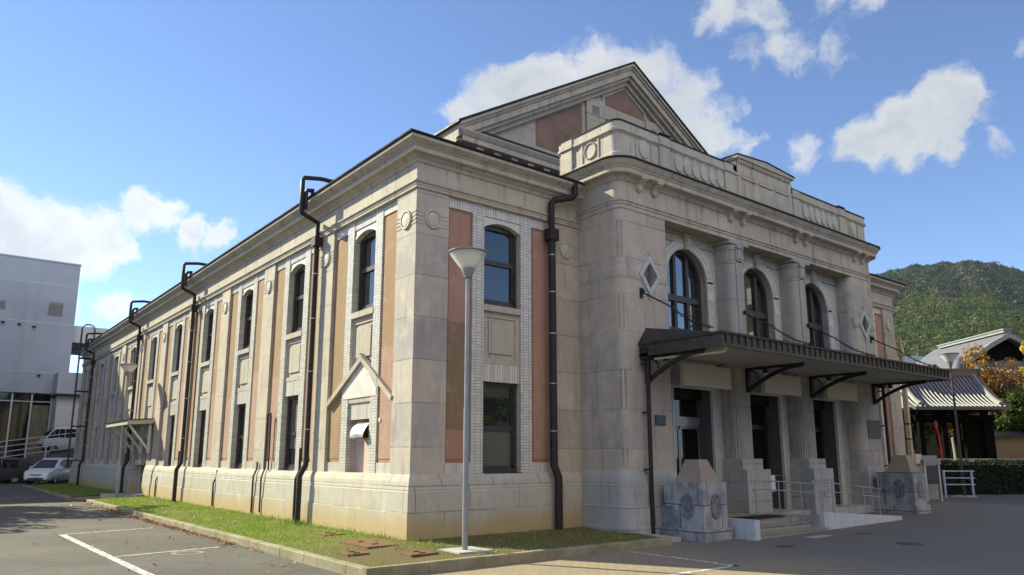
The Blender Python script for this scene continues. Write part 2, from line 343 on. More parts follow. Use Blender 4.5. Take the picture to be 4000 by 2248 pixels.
# ---- main entablature and cornice
corn = [(-.45, 7.97), (.01, 7.97), (.045, 7.985), (.045, 8.04), (.06, 8.05), (.06, 8.09), (.10, 8.12), (.10, 8.155), (.02, 8.18), (.02, 8.60), (.06, 8.62), (.075, 8.68), (.13, 8.72), (.15, 8.76), (.24, 8.775), (.255, 8.78), (.265, 8.79), (.265, 8.90), (.29, 8.91), (.30, 8.935), (.33, 8.95), (.395, 9.0), (.43, 9.025), (.43, 9.098), (-.45, 9.11)]
p = MB(); p.sweep([(0, L_END), (0, 0), (5.19, 0)], corn); p.build('cornice', m_corn, H)
p = MB(); p.sweep([(19.0, 0), (XR, 0), (XR, 10)], corn); p.build('cornice', m_corn, H)
gut = [(.36, 9.101), (.455, 9.101), (.475, 9.112), (.475, 9.155), (.455, 9.16), (.36, 9.13)]
m_gut = plain('eaves_gutter', (.026, .022, .022), .85, 0, spec=.08)
p = MB(); p.sweep([(0, L_END), (0, 0), (5.19, 0)], gut); p.build('gutter', m_gut, H)
p = MB(); p.sweep([(19.0, 0), (XR, 0), (XR, 10)], gut); p.build('gutter', m_gut, H)
# pale blocking course and low roofs behind the gutter
bl = [(-.06, 9.08), (.16, 9.08), (.16, 9.36), (.20, 9.38), (.20, 9.46), (-.06, 9.47)]
p = MB(); p.sweep([(.47, .45), (5.19, .45)], bl); p.build('blocking_course', m_corn, H)
r = MB()
r.add([(.2, .2, 9.40), (24.0, .2, 9.40), (24.0, 4.2, 11.5), (3.9, 4.2, 11.5), (.2, .2, 9.10), (24.0, .2, 9.10), (24, 4.2, 9.1), (3.9, 4.2, 9.1)],
      [(0, 1, 2, 3), (4, 5, 1, 0), (5, 6, 2, 1), (6, 7, 3, 2), (7, 4, 0, 3), (4, 7, 6, 5)])
r.add([(.2, .2, 9.40), (3.9, 4.2, 11.5), (3.9, L_END-1, 11.5), (.2, L_END-.2, 9.4), (.2, .2, 9.1), (3.9, 4.2, 9.1), (3.9, L_END-1, 9.1), (.2, L_END-.2, 9.1)],
      [(0, 1, 2, 3), (4, 7, 6, 5), (0, 3, 7, 4), (1, 5, 6, 2), (2, 6, 7, 3), (0, 4, 5, 1)])
r.build('low_roof', m_rooft, H)
# ---- pilasters and their medallions
m_oval = plain('pale_oval_stone', (.48, .445, .38), .7, var=.1)
def pil_mesh():
    b = MB(); b.box(-.0, .36, -.46, .46, 1.376, 7.968)
    for sgn in (-1, 1):
        for k in range(4): b.box(-.012, .01, sgn*.24, sgn*.455, 7.12+k*.095, 7.155+k*.095)
    return b.mesh('pilaster', m_stone)
def med_mesh():
    b = MB(); f = lambda x, y, z: (-z, x, y+7.29)
    b.lathe([(.235, -.02), (.235, .03), (.225, .045), (.195, .045), (.185, .03), (.182, .014), (.174, .014), (.165, .030), (.10, .040), (.01, .044)], 28, f)
    return b.mesh('medallion', m_oval, 40)
me_pil, me_med = pil_mesh(), med_mesh()
for k in range(1, 11):
    y = .44 + PITCH*k; 
    if k == 10: y = L_END-.46
    o = link('pilaster', me_pil, H, (0, y, 0)); link('medallion', me_med, o)
b = MB(); b.prism([(0, 0), (.91, 0), (.91, .4), (.4, .4), (.4, .90), (0, .90)], 1.376, 7.968, XY)
for k in range(4):
    z = 7.12+k*.095
    for a in (.0, .69): b.box(-.012, .005, a+.005, a+.215, z, z+.035); b.box(a+.005, a+.215, -.012, .005, z, z+.035)
cp = b.build('corner_pilaster', m_stone_sh, H)
link('medallion', me_med, cp, (0, .45, 0)); link('medallion', me_med, cp, (.455, 0, 0), R(90))
for x, sx in ((4.725, 1.0), (19.45, .95), (23.48, 1.05)):
    o = link('pilaster', me_pil, H, (x, 0, 0), R(90), (1, sx, 1)); link('medallion', me_med, o)
# ---- bay pieces in bay coordinates: s along (local y), outward = -x
def bx(b, s0, s1, o0, o1, z0, z1): return b.box(-o1, -o0, s0, s1, z0, z1)
OS, OE = 1.61, 2.83         # window opening
def stucco_mesh(s0, s1):
    b = MB(); bx(b, s0, s1, -.40, -.088, 1.62, 7.72); bx(b, s0+.085, s1-.085, -.12, -.076, 1.71, 7.63); return b.mesh('stucco_panel', [m_stucco])
def stucco_mesh2(s0, s1, mat, trim):
    b = MB(); bx(b, s0, s1, -.40, -.088, 1.62, 7.72); n = len(b.f)
    bx(b, s0+.085, s1-.085, -.12, -.076, 1.71, 7.63)
    me = b.mesh('stucco_panel', [mat, trim])
    for p_ in me.polygons: p_.material_index = 1 if p_.index < n else 0
    return me
m_trim_o = plain('ochre_trim', (.36, .20, .12), .8)
me_st = [stucco_mesh2(.46, OS-.36, m_stucco, m_trim_o), stucco_mesh2(OE+.36, PITCH-.46, m_stucco2, m_trim_o)]
me_sp = [stucco_mesh2(.46, OS-.36, m_pink, m_trim), stucco_mesh2(OE+.36, PITCH-.46, m_pink, m_trim)]
me_tiles = []
for s0, s1, z0, z1, o1 in ((.46, OS-.36, 1.37, 1.62, -.06), (OE+.36, PITCH-.46, 1.37, 1.62, -.06), (.46, OS-.36, 7.72, 7.972, -.06), (OE+.36, PITCH-.46, 7.72, 7.972, -.06), (OS-.003, OE+.003, 7.72, 7.972, -.058)):
    b = MB(); bx(b, s0, s1, -.40, o1, z0, z1); me_tiles.append(b.mesh('tile_band', m_tile))
def lintel(b): bx(b, OS-.004, OE+.004, -.34, -.105, 3.56, 4.0); return b
me_lint = lintel(MB()).mesh('tile_lintel', m_tile)
def jamb(s0, s1):
    b = MB(); bx(b, s0, s1, -.42, -.045, 1.37, 7.972); return b.mesh('brick_jamb', m_brick)
me_j = [jamb(OS-.36, OS), jamb(OE, OE+.36)]
def spandrel_panel():
    b = MB()
    bx(b, OS-.003, OE+.003, -.40, -.15, 4.0, 5.32)
    bx(b, OS-.003, OE+.003, -.20, -.095, 4.0, 4.13); bx(b, OS-.003, OE+.003, -.20, -.118, 5.16, 5.30)
    bx(b, OS-.002, OS+.13, -.20, -.118, 4.13, 5.16); bx(b, OE-.13, OE+.002, -.20, -.118, 4.13, 5.16)
    b.prism([(OS+.22, 4.26), (OE-.22, 4.26), (OE-.22, 5.05), (OS+.22, 5.05)], .155, .112, lambda p, q, d: (d, p, q))
    bx(b, OS-.003, OE+.003, -.40, -.03, 5.301, 5.455)
    return b.mesh('stone_apron', m_corn)
me_apr = spandrel_panel()
def head_mesh():
    n = 12; sp, rise = 7.49, .165; hw = (OE-OS)/2; rad = (hw*hw+rise*rise)/(2*rise); cy = sp+rise-rad; c = (OS+OE)/2
    a = math.degrees(math.asin(hw/rad)); A = arc(c, cy, rad, 90+a, 90-a, n)
    T = [(OS+(OE-OS)*i/n, 7.722) for i in range(n+1)]; A[0] = (OS, sp); A[-1] = (OE, sp)
    b = MB(); b.strip(A, T, .085, .30, lambda p_, q, d: (d, p_, q))
    A2 = arc(c, cy, rad-.055, 90+a, 90-a, n); b.strip(A2, A, .07, .30, lambda p_, q, d: (d, p_, q))
    return b.mesh('arched_window_head', m_white, 30), (c, cy, rad, a)
me_head, (hc, hcy, hrad, ha) = head_mesh()
def win_frame(z0, z1, meet):
    b = MB(); f = .095
    for s0, s1 in ((OS-.002, OS+f), (OE-f, OE+.002)): bx(b, s0, s1, -.40, -.225, z0, z1)
    bx(b, OS+f, OE-f, -.40, -.225, z0, z0+.12); bx(b, OS+f, OE-f, -.40, -.23, z1-.1, z1)
    bx(b, OS+f, OE-f, -.36, -.245, meet-.06, meet+.06)
    for s0, s1 in ((OS+f, OS+f+.055), (OE-f-.055, OE-f)): bx(b, s0, s1, -.34, -.255, z0+.12, meet-.06); bx(b, s0, s1, -.34, -.265, meet+.06, z1-.1)
    bx(b, OS+f, OE-f, -.34, -.255, z0+.12, z0+.19)
    return b
def pane(z0, z1, o=-.30):
    b = MB(); bx(b, OS+.1, OE-.1, o-.008, o, z0, z1); return b
fl = win_frame(1.36, 3.562, 2.44); bx(fl, OS+.0, OE-.0, -.40, .006, 1.34, 1.378)
me_fl = fl.mesh('window_frame', m_brown)
fu = win_frame(5.455, 7.55, 6.60)
n = 10; A = arc(hc, hcy, hrad-.05, 90+ha, 90-ha, n); A2 = arc(hc, hcy, hrad-.16, 90+ha, 90-ha, n)
fu.strip(A2, A, .255, .36, lambda p_, q, d: (d, p_, q))
me_fu = fu.mesh('window_frame', m_brown)
me_pl = pane(1.40, 3.5).mesh('glass_pane', m_glass); me_pu = pane(5.5, 7.62).mesh('glass_pane', m_glass)
me_bl = pane(2.0, 3.5, -.295).mesh('blind', m_blind)
me_wl = (lambda b: (bx(b, OS-.003, OS+.03, -.40, -.215, 1.37, 3.56), b)[1])(MB())
def window(pos, rz, sc, up, blind=False, lab=None):
    f = link('window', me_fu if up else me_fl, H, pos, rz, sc)
    g = link('glass_pane', me_pu if up else me_pl, f)
    if blind: link('blind', me_bl, f)
    if lab: f['label'] = lab
    return f
def bay(pos, rz=0., sc=(1, 1, 1), st=None, low=True, up=True, blind=False):
    st = st or me_st
    for m in st: link('stucco_panel', m, H, pos, rz, sc)
    for m in me_j: link('brick_jamb', m, H, pos, rz, sc)
    for m in me_tiles: link('tile_band', m, H, pos, rz, sc)
    link('window_head', me_head, H, pos, rz, sc)
    if up: window(pos, rz, sc, True)
    if low:
        link('stone_apron', me_apr, H, pos, rz, sc); link('tile_lintel', me_lint, H, pos, rz, sc); window(pos, rz, sc, False, blind)
for k in range(10):
    y = .44+PITCH*k; s = (1, 1, 1)
    if k == 9: s = (1, (L_END-.46-y)/PITCH, 1)
    if k == 0: bay((0, y, 0), low=False)
    elif k == 5: bay((0, y, 0), low=True, blind=True) if False else bay((0, y, 0), low=False)
    else: bay((0, y, 0), 0, s, blind=k in (1, 3, 4, 6, 7))
SF = (4.725-.45)/PITCH
bay((.45+PITCH*SF, 0, 0), R(90), (1, SF, 1), st=me_sp)
bay((23.48, 0, 0), R(90), (1, (23.48-19.45)/PITCH, 1), st=me_sp)
# frosted lower sash of the ground-floor front window
b = MB(); bx(b, OS+.15, OE-.15, -.299, -.285, 1.55, 2.38); b.build('frosted_pane', m_frost, H, loc=(.45+PITCH*SF, 0, 0), rz=R(90), sc=(1, SF, 1))
# ---- first bay of the long side: blocked window, exhaust hood and the scar of an old roof
Y0 = .44
b = MB(); bx(b, OS-.003, OE+.003, -.40, -.15, 3.12, 5.32)
bx(b, OS-.002, OE+.002, -.2, -.06, 3.10, 3.22); bx(b, OS-.003, OE+.003, -.20, -.118, 5.14, 5.30)
bx(b, OS-.002, OS+.13, -.20, -.118, 3.9, 5.14); bx(b, OE-.13, OE+.002, -.20, -.118, 3.9, 5.14); bx(b, OS+.22, OE-.22, -.2, -.112, 4.26, 5.05); bx(b, OS-.003, OE+.003, -.40, -.03, 5.301, 5.455)
b.build('stone_apron', m_corn, H, loc=(0, Y0, 0))
b = MB(); bx(b, OS-.004, OE+.004, -.34, -.10, 2.68, 3.10); b.build('tile_lintel', m_tile, H, loc=(0, Y0, 0))
b = MB(); bx(b, OS-.004, OE+.004, -.40, -.30, 1.36, 2.70); b.build('blocked_window', m_infill, H, loc=(0, Y0, 0))['label'] = 'small window filled in with a pale pink panel'
b = MB(); n = 10
ac = [(-.34+.42*math.cos(R(a)), 2.22+.42*math.sin(R(a))) for a in np.linspace(0, 90, n)]
ac2 = [(-.34+.405*math.cos(R(a)), 2.22+.405*math.sin(R(a))) for a in np.linspace(0, 90, n)]
b.strip([(-p_, q) for p_, q in ac2], [(-p_, q) for p_, q in ac], Y0+1.70, Y0+2.40, lambda p_, q, d: (p_, d, q))
side = [(.34, 2.22)] + [(-p_, q) for p_, q in ac]
b.prism(side, Y0+2.385, Y0+2.40, lambda p_, q, d: (p_, d, q)); 
hood = b.build('exhaust_hood', m_steel, H, smooth=40)
b = MB(); b.box(.05, .33, Y0+1.72, Y0+2.38, 2.225, 2.24); b.build('vent_opening', m_black, hood)
def bar_yz(b, a, c, wd, x0, x1):
    d = Vector((c[0]-a[0], c[1]-a[1])).normalized(); nn = Vector((-d.y, d.x))*wd/2
    return b.prism([(a[0]+nn.x, a[1]+nn.y), (c[0]+nn.x, c[1]+nn.y), (c[0]-nn.x, c[1]-nn.y), (a[0]-nn.x, a[1]-nn.y)], x0, x1, YZ)
b = MB(); bar_yz(b, (2.44, 4.22), (4.40, 3.10), .13, -.035, .1); bar_yz(b, (2.62, 4.28), (.90, 3.10), .13, -.034, .1)
b.build('old_roof_scar', m_corn, H)['label'] = 'inverted V shaped raking moulding left from a removed porch'
b = MB(); b.prism([(Y0+OS-.30, 3.22), (Y0+OE+.30, 3.22), (Y0+OE+.30, 3.42), (2.53, 4.17), (Y0+OS-.30, 3.42)], .036, .16, YZ); b.build('plaster_patch', m_white, H)
b = MB(); b.lathe([(.055, -.03), (.055, .01), (.03, .016), (.002, .016)], 16, lambda x, y, z: (-z+.07, x+Y0+1.13, y+2.62)); b.build('vent_cap', m_white, H)
# ---- side door bay (sixth bay)
YD = .44+PITCH*5
b = MB()
bx(b, OS-.003, OE+.003, -.40, -.15, 3.3, 5.32); bx(b, OS+.15, OE-.15, -.2, -.112, 4.2, 5.1); bx(b, OS-.003, OE+.003, -.40, -.03, 5.301, 5.455)
b.build('stone_apron', m_corn, H, loc=(0, YD, 0))
dr = MB(); dr.box(.28, .41, 24.04, 24.95, -.3, 3.2); dr.box(.27, .41, 26.25, 26.62, -.3, 3.2); dr.box(.25, .41, 24.95, 26.25, 2.85, 3.3)
dr.build('door_surround', m_stone_sh, H)
d = MB(); d.box(.34, .40, 24.95, 26.25, -.12, 2.85); d.box(.32, .36, 25.58, 25.64, -.12, 2.2); d.box(.32, .36, 24.95, 26.25, 2.2, 2.28)
sd_ = d.build('side_door', m_brown, H)
b = MB(); b.tube([(.34, 25.5, .9), (.27, 25.5, .9), (.27, 25.5, 1.15), (.34, 25.5, 1.15)], .015); b.build('handle', m_steel, sd_)
# little lean-to canopy over the side door
b = MB()
b.add([(-1.12, 23.2, 3.22), (-1.12, 28.3, 3.22), (0, 28.3, 3.3), (0, 23.2, 3.3), (-1.12, 23.2, 3.42), (-1.12, 28.3, 3.42), (0, 28.3, 3.5), (0, 23.2, 3.5)], [(0, 1, 2, 3), (4, 7, 6, 5), (0, 4, 5, 1), (1, 5, 6, 2), (2, 6, 7, 3), (3, 7, 4, 0)])
can = b.build('door_canopy', m_cream, H); can['label'] = 'small cream lean-to canopy on white timber brackets over the side door'
b = MB(); b.add([(-1.18, 23.14, 3.425), (-1.18, 28.36, 3.425), (0, 28.36, 3.51), (0, 23.14, 3.51), (-1.18, 23.14, 3.45), (-1.18, 28.36, 3.45), (0, 28.36, 3.535), (0, 23.14, 3.535)], [(0, 1, 2, 3), (4, 7, 6, 5), (0, 4, 5, 1), (1, 5, 6, 2), (2, 6, 7, 3), (3, 7, 4, 0)])
b.build('canopy_roof', m_roof, can)
for yy in (23.45, 25.0, 26.7, 28.0):
    b = MB(); b.box(-.16, -.04, yy-.06, yy+.06, 1.95, 3.24)
    b.prism([(-.95, 3.235), (-1.07, 3.235), (-.13, 2.05), (-.13, 2.2)], yy-.055, yy+.055, lambda p_, q, d_: (p_, d_, q))
    b.build('canopy_bracket', m_white, can)
for i in range(12):
    b = MB(); b.box(-.10, -.06, 23.7+i*.36, 23.74+i*.36, 2.62, 3.26); b.build('slat', m_white, can)
# ---- rainwater pipes with swan necks
def clamp(p_, x, y, z): 
    b = MB(); b.lathe([(.088, -.015), (.088, .015)], 14, lambda a, c, h: (x+a, y+c, z+h)); b.build('pipe_clip', m_steel, p_)
def side_pipe(y):
    b = MB()
    b.tube([(-.14, y, 7.9), (-.14, y, 1.55), (-.30, y, 1.25), (-.30, y, -.1)], .075, 10)
    b.box(-.26, -.02, y-.13, y+.13, 7.72, 7.98)
    b.tube([(-.14, y, 7.9), (-.14, y, 8.42), (-.62, y, 8.62), (-.66, y, 8.72), (-.66, y, 9.62), (-.60, y, 9.70), (-.1, y, 9.78), (.5, y, 9.78)], .062, 10)
    b.tube([(-.54, y, 8.74), (-.54, y, 9.26), (-.50, y, 9.34), (-.36, y, 9.36), (-.36, y, 9.12)], .055, 10)
    o = b.build('downpipe', m_pipe, H, smooth=40)
    for z in (2.5, 4.1, 5.6, 6.9): clamp(o, -.14, y, z)
    return o
for y in (5.28, 17.55, 27.35, 40.3): side_pipe(y)
b = MB()
b.tube([(4.72, -.40, 9.15), (4.72, -.40, 8.78), (4.62, -.38, 8.66), (4.16, -.20, 8.54), (4.08, -.15, 8.44), (4.08, -.15, 7.75)], .085, 12)
b.box(3.93, 4.23, -.28, -.02, 7.40, 7.72)
b.tube([(4.08, -.15, 7.7), (4.08, -.15, 1.55), (4.13, -.26, 1.25), (4.13, -.26, -.12)], .10, 12)
fp = b.build('downpipe', m_pipe, H, smooth=40); fp['label'] = 'thick dark brown front downpipe with a box hopper under the cornice'
for z in (7.0, 6.0, 4.9, 3.6, 2.4):
    b = MB(); b.lathe([(.112, -.012), (.112, .012)], 14, lambda a, c, h: (4.08+a, -.15+c, z+h)); b.build('pipe_clip', m_steel, fp)
# thin conduits on the long side
for y0, z1 in ((9.25, 1.4), (13.2, 1.1), (21.3, 1.0)):
    b = MB(); b.tube([(-.05, y0, z1+.2), (-.05, y0, z1), (-.15, y0, z1-.25), (-.15, y0, .05)], .028, 6); b.build('conduit', m_pipe, H)
b = MB(); b.tube([(-.05, 8.28, 1.35), (-.06, 8.28, 3.0), (-.06, 8.34, 3.09), (-.06, 8.5, 3.09), (-.06, 8.55, 3.0), (-.06, 8.55, 1.4), (-.15, 8.55, 1.15), (-.15, 8.55, .1)], .024, 6); b.build('conduit', m_pipe, H)
for y0 in (5.9, 18.3):
    b = MB(); b.tube([(-.05, y0, 2.0), (-.05, y0, 1.4), (-.15, y0, 1.15), (-.15, y0, .0)], .04, 8); b.build('conduit', m_pipe, H)
# roof ladder at the far corner
LY = 41.6
b = MB()
for yy in (LY, LY+.45): b.tube([(-.75, yy, 1.2), (-.75, yy, 9.9)], .03, 6)
for i in range(29): b.tube([(-.75, LY, 1.4+i*.3), (-.75, LY+.45, 1.4+i*.3)], .015, 5)
for z in (1.5, 3.7, 6.0, 8.2): b.box(-.75, 0.05, LY-.03, LY+.03, z, z+.08); b.box(-.75, 0.05, LY+.42, LY+.48, z, z+.08)
for yy in (LY, LY+.45): b.tube([(-.75, yy, 9.9), (-.75, yy, 10.25), (-.6, yy, 10.5), (-.35, yy, 10.55), (-.1, yy, 10.45), (0, yy, 10.2), (0, yy, 9.2)], .028, 6)
b.build('roof_ladder', m_iron, H)
# ================================================================ entrance pavilion (parts of the hall)
XC = 12.1
def rrect(x0, x1, y0, y1, r, n=6):      # rounded front corners only (front = y0)
    return [(x0, y1)] + arc(x0+r, y0+r, r, 180, 270, n) + arc(x1-r, y0+r, r, 270, 360, n) + [(x1, y1)]
YF = -1.55; YW = -1.0       # front plane, back plane of the loggia
# corner piers, upper and lower
for x0, x1, r0, r1 in ((5.19, 7.1, .25, .10), (17.22, 19.0, .25, .25)):
    poly = [(x0, .3)] + arc(x0+r0, YF+r0, r0, 180, 270, 8) + arc(x1-r1, YF+r1, r1, 270, 360, 5) + [(x1, .3)]
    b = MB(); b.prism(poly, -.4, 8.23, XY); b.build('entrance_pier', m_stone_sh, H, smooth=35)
pA = [(5.19, .3), (5.19, -1.30)] + arc(5.44, -1.30, .25, 180, 270, 8) + [(6.98, YF), (6.98, -.9)]
pB = [(17.30, -.9), (17.30, YF)] + arc(18.75, -1.30, .25, 270, 360, 8) + [(19.0, .3)]
for pth in (pA, pB):
    b = MB(); b.sweep(pth, en_prof); b.build('entrance_plinth', m_plinth2, H, smooth=35)
# string band half way up the piers
for pth in (ENT[:11]+[(7.0, YF)], [(17.3, YF)]+ENT[11:]):
    b = MB(); b.sweep(pth, [(-.1, 6.34), (.006, 6.34), (.018, 6.36), (.018, 6.65), (.006, 6.67), (-.1, 6.67)]); b.build('pier_band', m_stone_sh, H, smooth=35)
# entablature with wide soffit
ent = [(-.60, 8.22), (.02, 8.22), (.02, 8.33), (.045, 8.345), (.045, 8.40), (.075, 8.42), (.075, 8.455), (.0, 8.48), (.0, 8.98), (.04, 9.0), (.07, 9.06), (.11, 9.10), (.25, 9.125), (.265, 9.13), (.275, 9.145), (.275, 9.25), (.30, 9.265), (.31, 9.30), (.35, 9.33), (.40, 9.42), (.42, 9.46), (-.60, 9.48)]
b = MB(); b.sweep(ENT, ent); b.build('entablature', m_corn, H, smooth=30)
b = MB(); b.sweep(ENT, [(.36, 9.462), (.445, 9.455), (.46, 9.475), (.46, 9.505), (-.02, 9.56), (-.02, 9.484), (.36, 9.484)]); b.build('cornice_flashing', m_roof, H, smooth=30)
b = MB(); b.box(5.4, 18.8, -.95, .5, 8.5, 9.5); b.build('pavilion_roof', m_roof, H)
# scroll modillions in pairs
def modillion():
    b = MB()
    prof = [(0, 8.83), (.05, 8.83), (.075, 8.86), (.085, 8.92), (.12, 8.98), (.20, 9.03), (.235, 9.06), (.235, 9.10), (.25, 9.10), (.25, 9.138), (0, 9.138)]
    b.prism([(YF-o, z) for o, z in prof], -.10, .10, lambda p_, q, d: (d, p_, q))
    b.prism([(YF-o, z) for o, z in [(0, 8.80), (.06, 8.79), (.09, 8.84), (.095, 8.92), (.13, 9.0), (.22, 9.05), (.22, 9.09), (0, 9.09)]], -.045, .045, lambda p_, q, d: (d, p_, q))
    b.box(-.135, .135, YF-.27, YF, 9.085, 9.137)
    return b.mesh('modillion', m_corn)
me_mod = modillion()
for x in (5.98, 6.6, 10.10, 10.73, 13.72, 14.33, 17.66, 18.25): link('modillion', me_mod, H, (x, 0, 0))
# attic parapet
T0, T1 = 9.5, 10.73
ins = lambda d: [(5.19+d, .75)] + [(5.19+d, -1.30)] + arc(5.44, -1.30, .25-d, 180, 270, 8) + arc(18.75, -1.30, .25-d, 270, 360, 8) + [(19.0-d, .75)]
att = [(-.34, T0), (.03, T0), (.03, 9.80), (.0, 9.83), (.0, 10.36), (.02, 10.39), (.075, 10.43), (.075, 10.50), (.03, 10.53), (.03, 10.70), (-.34, 10.70)]
b = MB(); b.sweep(ins(.04), att); at = b.build('attic_parapet', m_attic, H, smooth=30)
b = MB(); b.sweep(ins(.04), [(-.37, 10.702), (.05, 10.702), (.06, 10.74), (-.34, 10.76)]); b.build('coping', m_roof, at, smooth=30)
YA = YF+.04
for x0, x1 in ((6.93, 7.40), (9.98, 10.42), (13.78, 14.22), (16.86, 17.28)):
    b = MB(); b.box(x0, x1, YA-.055, YA+.2, T0, 10.425); b.box(x0-.03, x1+.03, YA-.10, YA+.2, 10.425, 10.507); b.box(x0, x1, YA-.06, YA+.2, 10.507, 10.701); b.build('attic_post', m_attic, at)
b = MB(); b.box(5.165, 5.5, .18, .62, T0, 10.425); b.box(5.12, 5.5, .14, .66, 10.425, 10.507); b.box(5.165, 5.5, .18, .62, 10.507, 10.701); b.build('attic_post', m_attic, at)
for x0, x1 in ((6.90, 7.43), (16.83, 17.31)):
    b = MB(); b.box(x0, x1, YA-.075, YA+.3, 10.765, 10.80); b.build('post_cap', m_roof, at)
def ring_front(x, y, z, r, fn, beads=True):
    b = MB(); f = lambda a, c, h: fn(a, c, h)
    b.lathe([(r, -.03), (r, .02), (r*.96, .035), (r*.82, .035), (r*.78, .015), (r*.7, .012), (.01, .02)], 30, f)
    if beads:
        for k in range(26):
            a0 = 2*math.pi*k/26; b.lathe([(.026, .02), (.022, .045), (.004, .052)], 6, lambda a, c, h, a0=a0: f(a+r*.89*math.cos(a0), c+r*.89*math.sin(a0), h))
    return b
for x in (6.30, 17.9):
    b = MB(); b.lathe([(1, -.03), (1, .02), (.94, .04), (.5, .05), (.01, .055)], 30, lambda a, c, h, x=x: (x+a*.20, YA-h, 10.12+c*.265)); b.build('blind_oval', m_oval, at, smooth=30); b = MB()
    for bx0, bx1, bz0, bz1 in ((x-.34, x-.30, 9.84, 10.40), (x+.30, x+.34, 9.84, 10.40), (x-.34, x+.34, 10.385, 10.42)): b.box(bx0, bx1, YA-.03, YA+.05, bz0, bz1)
    b.build('wreath', m_attic, at, smooth=30)
b = ring_front(0, 0, 0, .25, lambda a, c, h: (5.23-h, -.52+c, 10.12+a))
b.box(5.20, 5.25, -.86, -.82, 9.84, 10.40); b.box(5.20, 5.25, -.22, -.18, 9.84, 10.40); b.box(5.195, 5.25, -.86, -.18, 10.385, 10.42)
b.build('wreath', m_attic, at, smooth=30)
# the row of blind ovals

me_ov = (lambda b: (b.lathe([(1, -.3), (1, .35), (.93, .5), (.84, .46), (.8, .3), (.4, .42), (.02, .46)], 26, lambda a, c, h: (a*.19, YA-h*.09, 10.11+c*.275)), b)[1])(MB()).mesh('oval', m_oval, 35)
for x0 in (7.60, 14.42):
    for k in range(6): link('blind_oval', me_ov, at, (x0+.19+k*.395, 0, 0))
# raised centre piece of the attic
b = MB()
b.box(10.62, 13.68, YA-.06, .1, T0, 10.84); b.box(10.56, 13.74, YA-.10, .12, 10.955, 10.99); b.box(10.66, 13.64, YA-.075, .1, 10.84, 10.955)
b.prism([(10.52, 10.99), (13.78, 10.99), (13.78, 11.07), (12.15, 11.19), (10.52, 11.07)], YA-.15, .15, XZ)
for k in range(3):
    x0 = 10.86+k*.93; b.box(x0, x0+.72, YA-.072, YA, 9.62, 10.28); b.box(x0+.08, x0+.64, YA-.085, YA, 9.7, 10.20); b.box(x0-.04, x0+.76, YA-.10, YA, 10.36, 10.42); b.box(x0+.0, x0+.72, YA-.085, YA, 10.48, 10.54)
for k in range(24): b.box(10.68+k*.123, 10.742+k*.123, YA-.12, YA, 10.85, 10.955)
for x0, x1, s_ in ((10.36, 10.62, 0), (13.68, 13.94, 1)): b.prism([(x0, T0), (x1, T0)] + ([(x1, 10.95), (x1-.08, 10.85), (x1-.18, 10.78), (x0, 10.74)] if not s_ else [(x1, 10.74), (x0+.18, 10.78), (x0+.08, 10.85), (x0, 10.95)]), YA-.03, .0, XZ)
cpc = b.build('attic_centrepiece', m_attic, at)
b = MB(); b.prism([(10.49, 11.072), (12.15, 11.193), (13.81, 11.072), (13.81, 11.10), (12.15, 11.222), (10.49, 11.10)], YA-.18, .18, XZ); b.build('coping', m_roof, cpc)
# ---- loggia: columns
CX = (10.41, 13.93)
def fluted(x0, x1, y0, y1, r, per=.062, dep=.018):
    base = rrect(x0, x1, y0, y1, r, 10); out = []
    tot = 0
    for i in range(len(base)-1):
        a, c = Vector(base[i]), Vector(base[i+1]); L_ = (c-a).length; n = max(1, int(L_/.012)); d = (c-a)/max(L_, 1e-6); nn = Vector((d.y, -d.x))
        for j in range(n):
            q = a+(c-a)*j/n; s = tot+L_*j/n; ph = (s % per)/per
            k = -dep*max(0, math.sin(math.pi*min(1, max(0, (ph-.12)/.76))))
            q = q + nn*k; out.append((q.x, q.y))
        tot += L_
    out.append(base[-1]); return out
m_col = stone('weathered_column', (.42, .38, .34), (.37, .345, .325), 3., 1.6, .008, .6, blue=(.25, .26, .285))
for x in CX:
    b = MB(); b.prism(rrect(x-.41, x+.41, YF, YW+.05, .24), 4.30, 7.60, XY); b.prism(rrect(x-.41, x+.41, YF, YW+.05, .24), 8.09, 8.115, XY)
    b.prism(rrect(x-.43, x+.43, YF-.02, YW+.05, .25), 7.52, 7.56, XY)
    b.box(x-.50, x+.50, YF-.06, YW+.05, 8.112, 8.222)
    b.box(x-.165, x+.165, YF-.03, YF+.05, 4.30, 7.53); b.box(x-.42, x-.395, YF+.26, YW+.04, 4.3, 7.52)
    c_ = b.build('column', m_col, H, smooth=35)
    b = MB(); b.box(x-.15, x+.15, YF-.06, YF, 7.60, 8.10); b.box(x-.10, x+.10, YF-.085, YF, 7.66, 7.95); b.box(x-.17, x+.17, YF-.10, YF, 7.98, 8.09); b.build('capital_scroll', m_col, c_)
    b = MB(); b.prism(fluted(x-.435, x+.435, YF-.025, YW+.06, .26, .075, .028), 7.60, 7.95, XY); b.prism(rrect(x-.45, x+.45, YF-.035, YW+.05, .27), 7.95, 8.09, XY); b.build('column_capital', m_col, c_, smooth=25)
    b = MB(); b.prism(fluted(x-.40, x+.40, YF+.02, YW+.05, .24, .085, .03), 1.70, 4.305, XY); b.build('fluted_shaft', m_col, c_, smooth=25)
    b = MB(); b.box(x-.50, x+.50, YF-.10, YW+.05, 1.40, 1.702); b.box(x-.60, x+.56, YF-.30, YW+.04, -.3, 1.402)
    b.build('column_pedestal', m_plinth2, c_)
